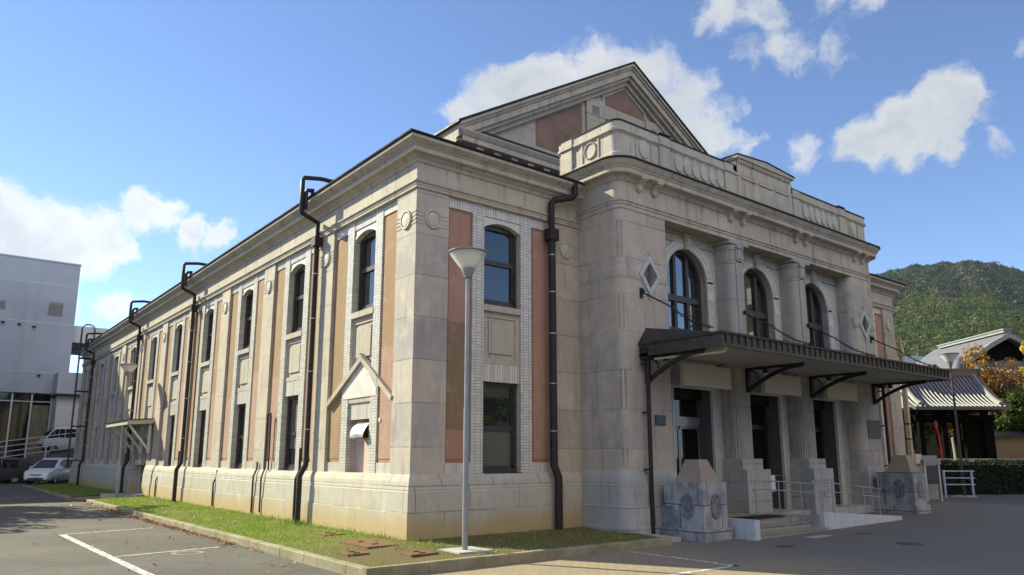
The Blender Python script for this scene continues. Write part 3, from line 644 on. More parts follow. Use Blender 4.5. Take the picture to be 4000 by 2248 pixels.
# ---- loggia back wall, arches and windows
AX = (8.59, 12.12, 15.57); RA = .90; SPR = 6.87; ZS = 5.25
BAYS = ((7.06, CX[0]-.39), (CX[0]+.39, CX[1]-.39), (CX[1]+.39, 17.26))
m_archb = None
def archmat():
    t = NT('arch_glazed_brick'); v = t.uz(); col, fac = t.brick(v, (.58, .565, .53), (.51, .49, .46), (.16, .15, .14), .165, .0725, .0055, 0.); return t.done(col, .4, 0, .4)
m_arch = archmat()
for (x0, x1), xc in zip(BAYS, AX):
    b = MB(); n = 14
    left = [(x0, ZS), (xc-RA-.30, ZS)] + [(xc-RA-.30, SPR)] + arc(xc, SPR, RA+.30, 180, 90, n)[1:] + [(xc, 8.24), (x0, 8.24)]
    right = [(x1, ZS), (x1, 8.24), (xc, 8.24)] + arc(xc, SPR, RA+.30, 90, 0, n) + [(xc+RA+.30, ZS)]
    b.prism(left, YW, YW+.4, XZ); b.prism(right, YW, YW+.4, XZ)
    wl = b.build('loggia_wall', m_brick, H)
    b = MB(); inn = [(xc-RA, ZS)] + arc(xc, SPR, RA, 180, 0, 28) + [(xc+RA, ZS)]; o_ = [(xc-RA-.31, ZS)] + arc(xc, SPR, RA+.31, 180, 0, 28) + [(xc+RA+.31, ZS)]
    i2 = [(xc-RA-.03, ZS)] + arc(xc, SPR, RA+.03, 180, 0, 28) + [(xc+RA+.03, ZS)]
    # voussoirs: separate radial bricks
    for k in range(46):
        a0, a1 = 180-k*180/46-.55, 180-(k+1)*180/46+.55
        for r0, r1 in ((RA+.045, RA+.165), (RA+.18, RA+.30)):
            q = [(xc+r0*math.cos(R(a0)), SPR+r0*math.sin(R(a0))), (xc+r1*math.cos(R(a0)), SPR+r1*math.sin(R(a0))), (xc+r1*math.cos(R(a1)), SPR+r1*math.sin(R(a1))), (xc+r0*math.cos(R(a1)), SPR+r0*math.sin(R(a1)))]
            b.prism(q, YW-.045, YW+.1, XZ)
    for sg in (-1, 1):
        for k in range(22):
            z0 = ZS+.02+k*.0765
            if 6.35 < z0 < 6.62: continue
            for r0, r1 in ((.045, .165), (.18, .30)):
                a, c = xc+sg*(RA+r0), xc+sg*(RA+r1); b.box(a, c, YW-.045, YW+.1, z0, z0+.062)
        b.box(xc+sg*(RA+.03), xc+sg*(RA+.31), YW-.05, YW+.1, 6.345, 6.63)
    b.build('brick_arch', m_white2 if False else plain('arch_brick', (.60, .58, .54), .4, var=.08, spec=.4) if xc == AX[0] else bpy.data.materials['arch_brick'], H)
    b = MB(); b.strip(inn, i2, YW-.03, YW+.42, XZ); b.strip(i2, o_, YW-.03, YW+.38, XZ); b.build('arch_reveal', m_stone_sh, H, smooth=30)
    b = MB(); b.prism([(xc-.085, SPR+RA-.03), (xc+.085, SPR+RA-.03), (xc+.14, 8.13), (xc-.14, 8.13)], YW-.13, YW+.1, XZ); b.box(xc-.17, xc+.17, YW-.15, YW+.1, 8.13, 8.20); b.box(xc-.05, xc+.05, YW-.15, YW, SPR+RA+.02, 8.1)
    b.build('keystone', m_stone_sh, H)
    b = MB(); b.box(x0, x1, YW-.06, YW+.42, 7.86 if False else 8.16, 8.225); b.box(x0, xc-.2, YW-.05, YW+.1, 7.93, 7.99); b.box(xc+.2, x1, YW-.05, YW+.1, 7.93, 7.99)
    b.build('impost_band', m_stone_sh, H)
    # window joinery
    yg = YW+.24; b = MB()
    fr_i = [(xc-RA+.11, ZS)] + arc(xc, SPR, RA-.11, 180, 0, 24) + [(xc+RA-.11, ZS)]
    b.strip(fr_i, [(xc-RA, ZS)] + arc(xc, SPR, RA, 180, 0, 24) + [(xc+RA, ZS)], yg-.05, yg+.08, XZ)
    for mxx in (-.29, .29): b.box(xc+mxx-.06, xc+mxx+.06, yg-.045, yg+.07, ZS, SPR+RA*.86)
    b.box(xc-RA+.08, xc+RA-.08, yg-.048, yg+.07, 6.22, 6.40); b.box(xc-RA+.08, xc+RA-.08, yg-.047, yg+.07, ZS, ZS+.18)
    wf = b.build('arched_window', m_brown, H)
    b = MB(); b.prism([(xc-RA+.05, ZS+.1)] + arc(xc, SPR, RA-.05, 180, 0, 20) + [(xc+RA-.05, ZS+.1)], yg+.025, yg+.035, XZ); b.build('glass_pane', m_glass_a, wf)
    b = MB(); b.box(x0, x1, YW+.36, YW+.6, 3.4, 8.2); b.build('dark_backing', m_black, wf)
# ---- ground-floor doorways behind the columns
for i, ((x0, x1), xc) in enumerate(zip(BAYS, AX)):
    dl, dr_ = xc-.93, xc+.93; yd = YW+.55
    b = MB(); b.box(x0, dl-.32, YW, YW+.9, -.2, 4.5); b.box(dr_+.32, x1, YW, YW+.9, -.2, 4.5); b.box(x0, x1, YW, YW+.9, 3.72, 5.255)
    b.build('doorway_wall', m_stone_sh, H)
    for a, c in ((dl-.321, dl), (dr_, dr_+.321)):
        b = MB(); b.box(a, c, YW-.03, YW+.8, .1, 3.722); b.build('brick_jamb', m_brick, H)
    b = MB()
    for a, c in ((dl-.01, dl+.05), (dr_-.05, dr_+.01)): b.box(a, c, YW-.07, YW+.03, .1, 3.72)
    b.box(dl, dr_, YW-.06, YW+.03, 3.66, 3.725)
    b.build('door_trim', m_white if i != 1 else m_white, H)
    for a, c in ((dr_-.015, dr_+.02), (dl-.02, dl+.015)):
        b = MB(); b.box(a, c, YW+.03, yd, .1, 3.7); b.build('door_reveal', bpy.data.materials.get('grey_door_reveal') or plain('grey_door_reveal', (.13, .125, .12), .5), H)
    if i == 0:
        b = MB(); b.box(dl, dr_, yd-.1, yd+.06, 2.62, 2.90); hd = b.build('door_header', m_galv, H)
        b = MB(); b.box(xc+.1, xc+.36, yd-.11, yd-.098, 2.74, 2.79); b.build('name_strip', m_white, hd)
        b = MB(); b.box(dl, dr_, yd+.0, yd+.02, 2.9, 3.68); b.build('transom_glass', m_glass_d, hd)
        for a, c in ((dl+.02, xc), (xc, dr_-.02)):
            b = MB()
            for s0, s1 in ((a, a+.05), (c-.05, c)): b.box(s0, s1, yd-.05, yd, .16, 2.62)
            b.box(a, c, yd-.05, yd, 2.56, 2.62); b.box(a, c, yd-.05, yd, .16, .26)
            df = b.build('sliding_door', m_galv, H)
            b = MB(); b.box(a+.05, c-.05, yd-.03, yd-.02, .26, 2.56); gp = b.build('glass_pane', m_glass_d, df)
            b = MB(); cx_ = (a+c)/2; b.lathe([(.075, 0), (.075, .006), (.001, .006)], 18, lambda p_, q, h, cx_=cx_: (cx_+p_, yd-.031-h, 1.35+q)); b.build('warning_disc', m_white, gp)
    else:
        b = MB()
        for s0, s1 in ((dl, dl+.09), (dr_-.09, dr_), (xc-.05, xc+.05)): b.box(s0, s1, yd-.06, yd+.04, .16, 3.7)
        b.box(dl, dr_, yd-.06, yd+.04, 2.62, 2.76); b.box(dl, dr_, yd-.055, yd+.04, .16, .4)
        df = b.build('entrance_door', m_brown, H)
        b = MB(); b.box(dl+.05, dr_-.05, yd-.01, yd+.0, .2, 3.66); b.build('glass_pane', m_glass_d, df)
        b = MB(); b.tube([(xc+.12, yd-.06, 1.0), (xc+.12, yd-.12, 1.0), (xc+.12, yd-.12, 1.5), (xc+.12, yd-.06, 1.5)], .015); b.build('handle', m_steel, df)
b = MB(); b.box(7.0, 17.3, YW-.65, YW+1.0, -.3, .15); b.build('porch_floor', m_conc, H)
# diamond plaques with leaf relief
for x in (6.30, 18.05):
    zc = 6.52; b = MB(); hw, hh = .43, .55
    for (ax, az), (bx_, bz) in (((0, hh), (hw, 0)), ((hw, 0), (0, -hh)), ((0, -hh), (-hw, 0)), ((-hw, 0), (0, hh))):
        for k in range(7):
            t0, t1 = (k+.06)/7, (k+.94)/7
            q = [(ax+(bx_-ax)*t0, az+(bz-az)*t0), (ax+(bx_-ax)*t1, az+(bz-az)*t1)]
            b.prism([(x+q[0][0], zc+q[0][1]), (x+q[1][0], zc+q[1][1]), (x+q[1][0]*.66, zc+q[1][1]*.66), (x+q[0][0]*.66, zc+q[0][1]*.66)], YF-.05, YF+.05, XZ)
    dm = b.build('diamond_plaque', plain('diamond_tiles', (.50, .49, .47), .4, var=.18, scale=8) if x < 9 else bpy.data.materials['diamond_tiles'], H)
    b = MB(); b.prism([(x, zc+hh*.69), (x+hw*.69, zc), (x, zc-hh*.69), (x-hw*.69, zc)], YF-.030, YF+.05, XZ)
    m_lead = bpy.data.materials.get('leaden_relief') or plain('leaden_relief', (.13, .13, .13), .6, var=.35, scale=12)
    pl_ = b.build('relief_ground', m_lead, dm)
    b = MB(); b.tube([(x, YF-.04, zc-.30), (x, YF-.045, zc+.30)], .012, 6)
    for k in range(5):
        for sg in (-1, 1):
            z0 = zc-.2+k*.09; L_ = .15-.022*abs(k-1.5)
            b.add([(x, YF-.035, z0), (x+sg*L_*.5, YF-.055, z0+.03), (x+sg*L_, YF-.035, z0+.12), (x+sg*L_*.42, YF-.05, z0+.10), (x+sg*L_*.5, YF-.025, z0+.07)], [(0, 1, 2, 3), (0, 4, 1), (1, 4, 2), (2, 4, 3), (3, 4, 0)])
    b.build('leaf_relief', m_lead, dm)
    b = MB()
    for sg in (-1, 1): b.prism([(x-.05, zc+sg*(hh+.10)), (x, zc+sg*(hh-.0)), (x+.05, zc+sg*(hh+.10)), (x, zc+sg*(hh+.14))], YF-.03, YF+.02, XZ)
    b.build('plaque_drop', m_stone_sh, dm)
# metal name plates on the piers (illegible at this distance)
m_plate = plain('bronze_plate', (.055, .062, .062), .45, .4)
b = MB(); b.box(6.33, 6.72, YF-.03, YF+.01, 2.56, 2.82); np_ = b.build('bronze_plate', m_plate, H)
b = MB(); 
for k in range(5): b.box(6.37, 6.68-.05*(k % 2), YF-.034, YF-.028, 2.60+k*.042, 2.612+k*.042)
b.build('plate_lines', plain('pale_bronze_lines', (.12, .13, .13), .4, .3), np_)
b = MB(); b.box(17.62, 18.5, YF-.03, YF+.01, 2.40, 3.04); b.build('slate_plate', plain('slate_plate', (.10, .10, .105), .5), H)
# ---- canopy over the entrance
CX0, CX1, CYF, CYB = 5.82, 18.45, -4.08, YF
canopy = MB()
canopy.sweep([(CX0, CYB), (CX0, CYF), (CX1, CYF), (CX1, CYB)], [(-.10, 4.30), (.0, 4.28), (.03, 4.29), (.03, 4.36), (.0, 4.37), (.0, 4.57), (.03, 4.58), (.05, 4.60), (.05, 4.63), (-.10, 4.65)])
cn = canopy.build('canopy', m_can, H)
n_ = 48
for k in range(n_):
    x = CX0+.16+(CX1-CX0-.3)*k/(n_-1); b = MB(); b.prism([(CYF-.05, 4.575), (CYF-.005, 4.575), (CYF-.005, 4.37), (CYF-.03, 4.37)], x-.03, x+.03, lambda p_, q, d: (d, p_, q)); b.build('canopy_rib', m_can, cn)
b = MB(); b.box(CX0+.08, CX1-.08, CYF+.08, CYB+.02, 4.34, 4.39); b.build('canopy_soffit', m_soffit, cn)
b = MB()
xi0, xi1 = 6.1, 18.2
b.add([(CX0-.05, CYF-.05, 4.64), (CX1+.05, CYF-.05, 4.64), (CX1+.05, CYB, 4.64), (CX0-.05, CYB, 4.64), (xi0+1.3, CYF+1.3, 4.96), (xi1-1.3, CYF+1.3, 4.96), (xi1, CYB, 5.08), (xi0, CYB, 5.08)],
      [(0, 1, 5, 4), (1, 2, 6, 5), (2, 3, 7, 6), (3, 0, 4, 7), (4, 5, 6, 7), (0, 3, 2, 1)])
b.build('canopy_roof', m_roof, cn)
def bracket():
    b = MB()
    b.box(-.06, .06, YF-.09, YF+.0, 3.62, 4.34)
    b.box(-.045, .045, YF-1.85, YF-.09, 4.27, 4.335)
    A = [(YF-.09-2.0*math.sin(R(a))*.95, 3.64+.62*(1-math.cos(R(a)))) for a in np.linspace(0, 62, 12)]
    pts = [Vector((0, YF-.06-1.75*t, 3.68+.60*(1-(1-t)**1.9))) for t in np.linspace(0, 1, 13)]
    for i in range(12):
        p_, q = pts[i], pts[i+1]; b.prism([(p_.y, p_.z-.055), (p_.y, p_.z+.055), (q.y, q.z+.055), (q.y, q.z-.055)], -.04, .04, lambda a, c, d: (d, a, c))
    b.tube([(0, YF-.1, 4.27), (0, YF-.28, 4.21), (0, YF-.40, 4.08), (0, YF-.38, 3.98)], .025, 6)
    b.box(-.055, .055, YF-.70, YF-.58, 4.15, 4.36)
    return b.mesh('canopy_bracket', m_iron)
me_br = bracket()
for x in (6.08, 10.50, 14.03, 18.25): link('canopy_bracket', me_br, cn, (x, 0, 0))
# suspension rods and chains
def chain(x):
    b = MB(); a = Vector((x, YF-.05, 6.0)); c = Vector((x, -3.75, 4.78))
    b.box(x-.06, x+.06, YF-.02, YF, 5.86, 6.14)
    b.lathe([(.05, -.015), (.07, 0), (.05, .015)], 12, lambda p_, q, h: (x+h, YF-.07+p_, 6.02+q))
    d = (c-a).normalized(); pe = a+d*1.05
    b.tube([a, pe], .022, 6); b.lathe([(.0, -.05), (.035, 0), (.0, .05)], 8, lambda p_, q, h: tuple(a+d*.2+Vector((p_, q, h))))
    n = 16; L_ = (c-pe).length/n; sag = .10
    pt = lambda t: pe+(c-pe)*t - Vector((0, 0, sag*4*t*(1-t)))
    for k in range(n):
        p0, p1 = pt(k/n), pt((k+1)/n); m_ = (p0+p1)/2; dd = (p1-p0).normalized(); hl = L_*.62
        u = dd.cross(Vector((1, 0, 0))).normalized(); v_ = Vector((1, 0, 0)) if k % 2 else u
        ring = [m_+dd*hl*math.cos(t)+v_*.032*math.sin(t) for t in np.linspace(0, 2*math.pi, 9)[:-1]]
        b.tube(ring+[ring[0]], .013, 5, caps=False)
    return b.build('suspension_chain', m_iron, cn)
for x in (5.96, 10.48, 14.03, 18.45): chain(x)
# canopy downpipes and a white pipe under the soffit
for x in (5.92, 18.68):
    b = MB(); b.tube([(x, -1.72, 4.4), (x, -1.72, -.15)], .055, 10); b.box(x-.13, x+.13, -1.85, -1.6, 4.22, 4.5)
    for z in (2.86, 1.45, 4.1): b.box(x-.14, x, -1.74, -1.6, z-.02, z+.02)
    b.build('downpipe', m_pipe, cn, smooth=40)
b = MB(); b.tube([(6.0, -1.9, 4.22), (6.25, -3.75, 4.22), (6.3, -3.82, 4.24), (6.3, -3.85, 4.36)], .035, 8); b.build('soffit_pipe', m_white, cn, smooth=40)
# ---- big gable and main roof
YG, YT = 3.9, 4.45
AP = (12.13, 17.2); EL, ER = 3.85, 20.41; ZE = 12.26
b = MB(); b.box(4.5, 19.76, YT, 6, 9, 12.4); b.prism([(4.5, 12.3), (19.76, 12.3), (12.13, 16.75)], YT, 6.0, XZ); gb = b.build('gable', m_gable, H)
sl = (AP[1]-ZE)/(AP[0]-EL)
def rake(b, e0, e1, t0, t1, ya, yb):     # band parallel to the slope, offsets measured downwards
    for sg, xe in ((1, EL), (-1, ER)):
        q = [(xe, ZE-t0-(.0)), (AP[0], AP[1]-t0), (AP[0], AP[1]-t1), (xe, ZE-t1)]
        b.prism(q, ya, yb, XZ)
b = MB(); rake(b, 0, 0, .0, .10, YG-.04, 6); rake(b, 0, 0, .10, .20, YG+.04, 6); rake(b, 0, 0, .20, .46, YG+.10, 6); rake(b, 0, 0, .46, .60, YG+.22, 6); rake(b, 0, 0, .60, .78, YG+.38, 6)
b.build('raking_cornice', m_corn, gb)
b = MB(); b.sweep([(4.5, 8), (4.5, YT), (19.76, YT), (19.76, 8)], [(-.2, 11.35), (.06, 11.35), (.10, 11.42), (.14, 11.5), (.14, 11.62), (.45, 11.68), (.5, 11.70), (.5, 11.86), (.54, 11.9), (.62, 12.02), (.62, 12.06), (-.2, 12.14)])
b.build('horizontal_cornice', m_corn, gb)
b = MB(); b.box(4.7, 19.5, YT-.62, YT+.1, 12.075, 12.15); b.build('cornice_flashing', m_roof, gb)
for k in range(21):
    b = MB(); x = 4.62+k*.72; b.box(x, x+.26, YT-.40, YT, 11.52, 11.66); b.build('dentil_block', m_corn, gb)
def panel(name, q, mat, y):
    b = MB(); b.prism(q, y, YT+.2, XZ); return b.build(name, mat, gb)
m_gpink = plain('gable_brown_stucco', (.215, .135, .108), .85, var=.2, scale=1.5)
for mir in (0, 1):
    mx = lambda x: x if not mir else 2*AP[0]-x
    panel('gable_panel', [(mx(x), z) for x, z in ((7.47, 12.62), (9.76, 12.62), (9.76, 14.95), (7.47, 13.60))], m_gpink, YT-.012)
    b = MB(); b.box(mx(9.95), mx(10.95), YT-.10, YT+.1, 12.2, 15.32); b.box(mx(9.92), mx(10.98), YT-.12, YT+.1, 14.62, 14.66); b.build('gable_pilaster', m_gable, gb)
    b = MB(); b.box(mx(10.25), mx(10.62), YT-.112, YT, 14.66, 15.02); b.build('vent_slot', plain('vent_recess', (.20, .19, .17), .8) if not mir else bpy.data.materials['vent_recess'], gb)
panel('gable_panel', [(10.98, 15.26), (13.28, 15.26), (13.28, 15.58), (12.13, 16.30), (10.98, 15.58)], m_gpink, YT-.012)
b = MB(); b.box(10.95, 13.31, YT-.05, YT+.1, 12.2, 15.25)
b.strip([(10.98, 15.26), (10.98, 15.58), (12.13, 16.30), (13.28, 15.58), (13.28, 15.26)], [(10.86, 15.26), (10.86, 15.66), (12.13, 16.45), (13.40, 15.66), (13.40, 15.26)], YT-.05, YT+.1, XZ)
b.build('gable_frame', m_gable, gb)
for x0 in (11.0, 12.76):
    b = MB(); b.box(x0, x0+.5, YT-.055, YT, 14.1, 14.72); b.build('gable_window', m_glass, gb)
# main roof over the hall
b = MB()
for sg, xe in ((1, EL), (-1, ER)):
    b.prism([(xe-sg*.12, ZE-.07+.02), (AP[0], AP[1]+.02), (AP[0], AP[1]+.075), (xe-sg*.12, ZE+.02)], YG-.09, L_END-1, XZ)
b.build('main_roof', m_roof, H)
b = MB(); b.box(4.5, 5, 6, L_END-1, 9.2, 12.4); b.box(19.2, 19.76, 6, L_END-1, 9.2, 12.4)
for xe, x1 in ((EL, 5), (19.2, ER)): b.box(xe, x1, 6.002, L_END-1, 11.66, 11.84); b.box(xe-.12 if xe < 10 else xe, x1 if xe < 10 else x1+.12, 6.002, L_END-1.1, 11.841, 12.12)
b.build('clerestory_wall', m_corn, H)
# ================================================================ ground, kerbs, plaza
def gz(x, y): 
    z = -.22
    if x > 5: z += .011*min(x-5, 26)
    if y > 10: z += .0045*min(y-10, 60)
    return z
def sheet(name, x0, x1, y0, y1, mat, dz, step=3., kind='structure'):
    nx = max(1, int((x1-x0)/step)); ny = max(1, int((y1-y0)/step))
    vs = [(x0+(x1-x0)*i/nx, y0+(y1-y0)*j/ny) for j in range(ny+1) for i in range(nx+1)]
    me = bpy.data.meshes.new(name)
    me.from_pydata([(x, y, gz(x, y)+dz) for x, y in vs], [], [(j*(nx+1)+i, j*(nx+1)+i+1, (j+1)*(nx+1)+i+1, (j+1)*(nx+1)+i) for j in range(ny) for i in range(nx)])
    me.materials.append(mat); return tag(link(name, me), kind=kind)
def asphalt(name, c, warm=1.):
    t = NT(name); n = t.noise(.35, 6, .6); f = t.noise(160, 2, .7); mid = t.noise(5, 5, .65)
    col = t.mix(t.ramp(n, .3, .7), tuple(x*.80 for x in c), tuple(x*1.12 for x in c))
    col = t.mix(t.ramp(mid, .48, .7, 0, .5), col, tuple(x*.66 for x in c))
    col = t.mix(1., col, t.mix(t.ramp(f, .25, .75), (.70,)*3, (1.3,)*3), 'MULTIPLY')
    cr = t.N.new('ShaderNodeTexVoronoi'); cr.feature = 'DISTANCE_TO_EDGE'; t.L.new(t.vmul(t.pos(), (.28, .28, .28)), cr.inputs['Vector']); cr.inputs['Scale'].default_value = 1.
    col = t.mix(t.ramp(cr.outputs['Distance'], .010, .0, 0, .6), col, tuple(x*.5 for x in c))
    t.bump(f, .006, .6); return t.done(col, .9, 0, .2)
m_asph = asphalt('worn_asphalt', (.122, .114, .101)); m_road = asphalt('road_asphalt', (.125, .125, .125))
def paving():
    t = NT('clay_block_paving'); v = t.pos()
    col, fac = t.brick(v, (.36, .285, .185), (.30, .25, .17), (.14, .115, .08), .235, .118, .006, .5)
    big = t.noise(.5, 5, .6); col = t.mix(t.ramp(big, .35, .75, 0, .5), col, (.235, .205, .165))
    sp = t.noise(3., 5, .65); col = t.mix(t.ramp(sp, .55, .8, 0, .5), col, (.18, .15, .12))
    col = t.mix(t.ramp(t.noise(.23, 3), .5, .62, 0, .3), col, (.30, .23, .18))
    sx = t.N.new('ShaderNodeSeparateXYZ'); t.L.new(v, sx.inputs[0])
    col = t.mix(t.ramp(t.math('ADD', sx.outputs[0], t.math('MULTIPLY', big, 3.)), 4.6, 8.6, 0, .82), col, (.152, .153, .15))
    t.bump(t.math('ADD', t.math('MULTIPLY', fac, -1.), t.math('MULTIPLY', t.noise(90, 2), .3)), .008, .5); return t.done(col, .85, 0, .2)
m_pave = paving()
m_earth = plain('earth', (.12, .115, .09), .95, var=.2, scale=.2)
tag(sheet('ground', -2500, 2500, -2500, 2500, m_earth, -.06, 25.), kind='structure')
sheet('parking_asphalt', -60, -2.52, -40, 62, m_asph, 0)
sheet('plaza_paving', -2.52, 24, -40, 0.3, m_pave, .0)
sheet('road', 24, 70, -60, 70, m_road, .004)
sheet('side_yard', -2.52, 24, 24.0, 62, m_asph, -.012)
def kerb_run(name, segs, w=.15, top=-.045):
    b = MB()
    for (xa, ya), (xb, yb) in segs:
        a, c = Vector((xa, ya)), Vector((xb, yb)); L_ = (c-a).length; n = max(1, round(L_/.6)); d = (c-a)/n; u = d.normalized(); nn = Vector((u.y, -u.x))
        for k in range(n):
            p0 = a+d*k+u*.004; p1 = a+d*(k+1)-u*.004; j = random.uniform(-.004, .004); jn = nn*random.uniform(-.004, .004)
            q = [(0, -.5), (0, top-.022+j), (.022, top+j), (w, top+j), (w, -.5)]
            vs = [(p.x+jn.x-nn.x*o*-1*-1, p.y+jn.y-nn.y*o, z) for p in (p0, p1) for o, z in q]
            m = len(q); b.add(vs, [tuple(range(m)), tuple(range(m, 2*m))[::-1]] + [(i, (i+1) % m, m+(i+1) % m, m+i) for i in range(m)])
    t = m_kerb; return tag(b.build(name, t), kind='structure')
def kerbmat():
    t = NT('mossy_kerb_concrete'); n = t.noise(2.2, 6, .65); f = t.noise(60, 3, .7)
    col = t.mix(t.ramp(n, .35, .7), (.34, .30, .20), (.22, .20, .125)); col = t.mix(t.ramp(t.noise(.8, 4), .5, .7, 0, .6), col, (.16, .15, .085))
    col = t.mix(1., col, t.mix(t.ramp(f, .3, .7), (.8,)*3, (1.15,)*3), 'MULTIPLY'); t.bump(f, .006, .5); return t.done(col, .9, 0, .2)
m_kerb = kerbmat()
kerb_run('kerb', [((-2.50, 22.9), (-2.50, -2.75)), ((-2.48, -2.90), (5.2, -2.90))])
b = MB(); b.prism([(-2.5, -2.72), (-2.5, -2.9), (-2.3, -2.9), (-2.3, -2.72)], -.5, -.046, XY); tag(b.build('kerb_corner', m_kerb), kind='structure')
kerb_run('far_kerb', [((-2.9, 24.6), (-1.1, 25.2)), ((-2.9, 44), (-2.9, 24.6))], top=-.02)
# planting bed
def bedmat():
    t = NT('turf_and_soil'); n = t.noise(1.1, 6, .65); f = t.noise(26, 4, .7)
    sx = t.N.new('ShaderNodeSeparateXYZ'); t.L.new(t.pos(), sx.inputs[0])
    bare = t.ramp(t.math('ADD', sx.outputs[1], t.math('MULTIPLY', n, 5.)), 4.2, 2.2)
    col = t.mix(t.ramp(f, .3, .7), (.10, .14, .028), (.165, .195, .05)); col = t.mix(t.ramp(n, .42, .68, 0, .9), col, (.19, .155, .085))
    col = t.mix(t.math('MULTIPLY', bare, .8), col, t.mix(t.ramp(f, .3, .7), (.13, .095, .05), (.19, .145, .085)))
    t.bump(f, .03, .8); return t.done(col, .95, 0, .1)
m_bed = bedmat()
def bed_z(x, y):
    d = max(0, min(1, (min(-x if y > 0 else 99, 99)) / 2.4)) if y > 0 and x < 0 else max(0, min(1, max(-x, -y)/2.7))
    return -.0 - .075*d + .012*math.sin(x*3.1+y*1.7)*math.sin(y*2.3) 
def bed(name, x0, x1, y0, y1, st=.25):
    nx, ny = int((x1-x0)/st), int((y1-y0)/st)
    vs = [(x0+(x1-x0)*i/nx, y0+(y1-y0)*j/ny) for j in range(ny+1) for i in range(nx+1)]
    me = bpy.data.meshes.new(name); me.from_pydata([(x, y, bed_z(x, y)) for x, y in vs], [], [(j*(nx+1)+i, j*(nx+1)+i+1, (j+1)*(nx+1)+i+1, (j+1)*(nx+1)+i) for j in range(ny) for i in range(nx)])
    me.materials.append(m_bed); me.polygons.foreach_set('use_smooth', [True]*len(me.polygons)); return tag(link(name, me), kind='structure')
bed('planting_bed', -2.37, 0.05, -2.77, 23.0); bed('front_planting_bed', 0.05, 5.25, -2.77, .05)
bed('far_planting_bed', -2.78, .05, 26.8, 45)
def leafmesh(name, pts, nrm, size, mat, ratio=.5, tri=False, kind=None, taper=True):
    """many small leaf faces: pts (n,3), nrm (n,3) facing, size (n,)"""
    n = len(pts); a = rng.normal(size=(n, 3)); u = np.cross(nrm, a); u /= np.linalg.norm(u, axis=1, keepdims=True)+1e-9; v = np.cross(nrm, u); v /= np.linalg.norm(v, axis=1, keepdims=True)+1e-9
    s = size[:, None]; q = np.stack([pts-u*s, pts+v*s*ratio, pts+u*s, pts-v*s*ratio], 1).reshape(-1, 3)
    me = bpy.data.meshes.new(name); me.vertices.add(4*n); me.vertices.foreach_set('co', q.astype('f').ravel()); me.loops.add(4*n); me.loops.foreach_set('vertex_index', np.arange(4*n, dtype='i'))
    me.polygons.add(n); me.polygons.foreach_set('loop_start', np.arange(0, 4*n, 4, dtype='i')); me.polygons.foreach_set('loop_total', np.full(n, 4, 'i')); me.update(calc_edges=True); me.materials.append(mat)
    return me
def foliage(name, c1, c2, c3=None, scale=1.2, trans=.35, fine=9.):
    t = NT(name); n = t.noise(scale, 4, .6); f = t.noise(fine, 2)
    col = t.mix(t.ramp(n, .35, .65), c1, c2); col = t.mix(t.ramp(f, .35, .65, 0, .55), col, c3 or tuple(x*.6 for x in c1))
    t.done(col, .55, 0, .3)
    tr = t.N.new('ShaderNodeBsdfTranslucent'); t.L.new(t.mix(1., col, (1.1, 1.25, .6), 'MULTIPLY'), tr.inputs[0]); ms = t.N.new('ShaderNodeMixShader'); ms.inputs[0].default_value = trans
    o = t.N['Material Output']; t.L.new(t.b.outputs[0], ms.inputs[1]); t.L.new(tr.outputs[0], ms.inputs[2]); t.L.new(ms.outputs[0], o.inputs[0]); return t.m
m_grass = foliage('grass_blade', (.22, .30, .055), (.31, .36, .09), (.13, .19, .035), 1.1, .35, 14.)
def grass():
    n = 95000; X = rng.uniform(-2.33, 5.1, n); Y = rng.uniform(-2.7, 22.9, n)
    keep = ((X < -.0) | (Y < -.02)) & ~((X > -2.3) & (X < 9) & (Y < -2.72))
    X, Y = X[keep], Y[keep]
    wob = np.sin(X*2.1+Y*.9)*np.sin(Y*1.3-X*.7)+.6*np.sin(X*5.3)*np.sin(Y*4.1)
    p = np.where(Y > 3.0, .80, np.where(Y > .9, .5, .20)) + .5*wob
    p += np.where((X > -.35) & (Y > -.3) & (X < .02), .55, 0); p = np.where((X > -.02), .35+.2*wob, p)
    k = rng.uniform(0, 1, len(X)) < p; X, Y = X[k], Y[k]
    for x0, x1, y0, y1 in ((-1.32, -.52, -.62, .72), (-1.2, -.5, -2.1, -1.55), (-2.1, -1.55, -1.35, -.85), (-.35, .6, -2.35, -1.5)):
        m = ~((X > x0) & (X < x1) & (Y > y0) & (Y < y1)); X, Y = X[m], Y[m]
    X = np.concatenate([X, rng.uniform(-2.7, -.1, 9000)]); Y = np.concatenate([Y, rng.uniform(26.9, 44.5, 9000)])
    n = len(X); Z = np.array([bed_z(x, y) for x, y in zip(X, Y)])
    h = rng.uniform(.025, .075, n)*(1+.5*(np.abs(Y-5.4) < .7)*(X > -.6)*3+1.2*(X > -.25)*(X < .05)*(rng.uniform(0, 1, n) < .4)); ang = rng.uniform(0, 2*math.pi, n); w = rng.uniform(.006, .013, n)
    lean = rng.normal(0, .55, (n, 2))*h[:, None]
    a = np.stack([X-np.cos(ang)*w, Y-np.sin(ang)*w, Z-.01], 1); c = np.stack([X+np.cos(ang)*w, Y+np.sin(ang)*w, Z-.01], 1); t = np.stack([X+lean[:, 0], Y+lean[:, 1], Z+h], 1)
    q = np.stack([a, c, t], 1).reshape(-1, 3)
    me = bpy.data.meshes.new('grass'); me.vertices.add(3*n); me.vertices.foreach_set('co', q.astype('f').ravel()); me.loops.add(3*n); me.loops.foreach_set('vertex_index', np.arange(3*n, dtype='i'))
    me.polygons.add(n); me.polygons.foreach_set('loop_start', np.arange(0, 3*n, 3, dtype='i')); me.polygons.foreach_set('loop_total', np.full(n, 3, 'i')); me.update(calc_edges=True); me.materials.append(m_grass)
    tag(link('grass', me), 'short bright green grass growing along the foot of the stone hall', kind='stuff')
grass()
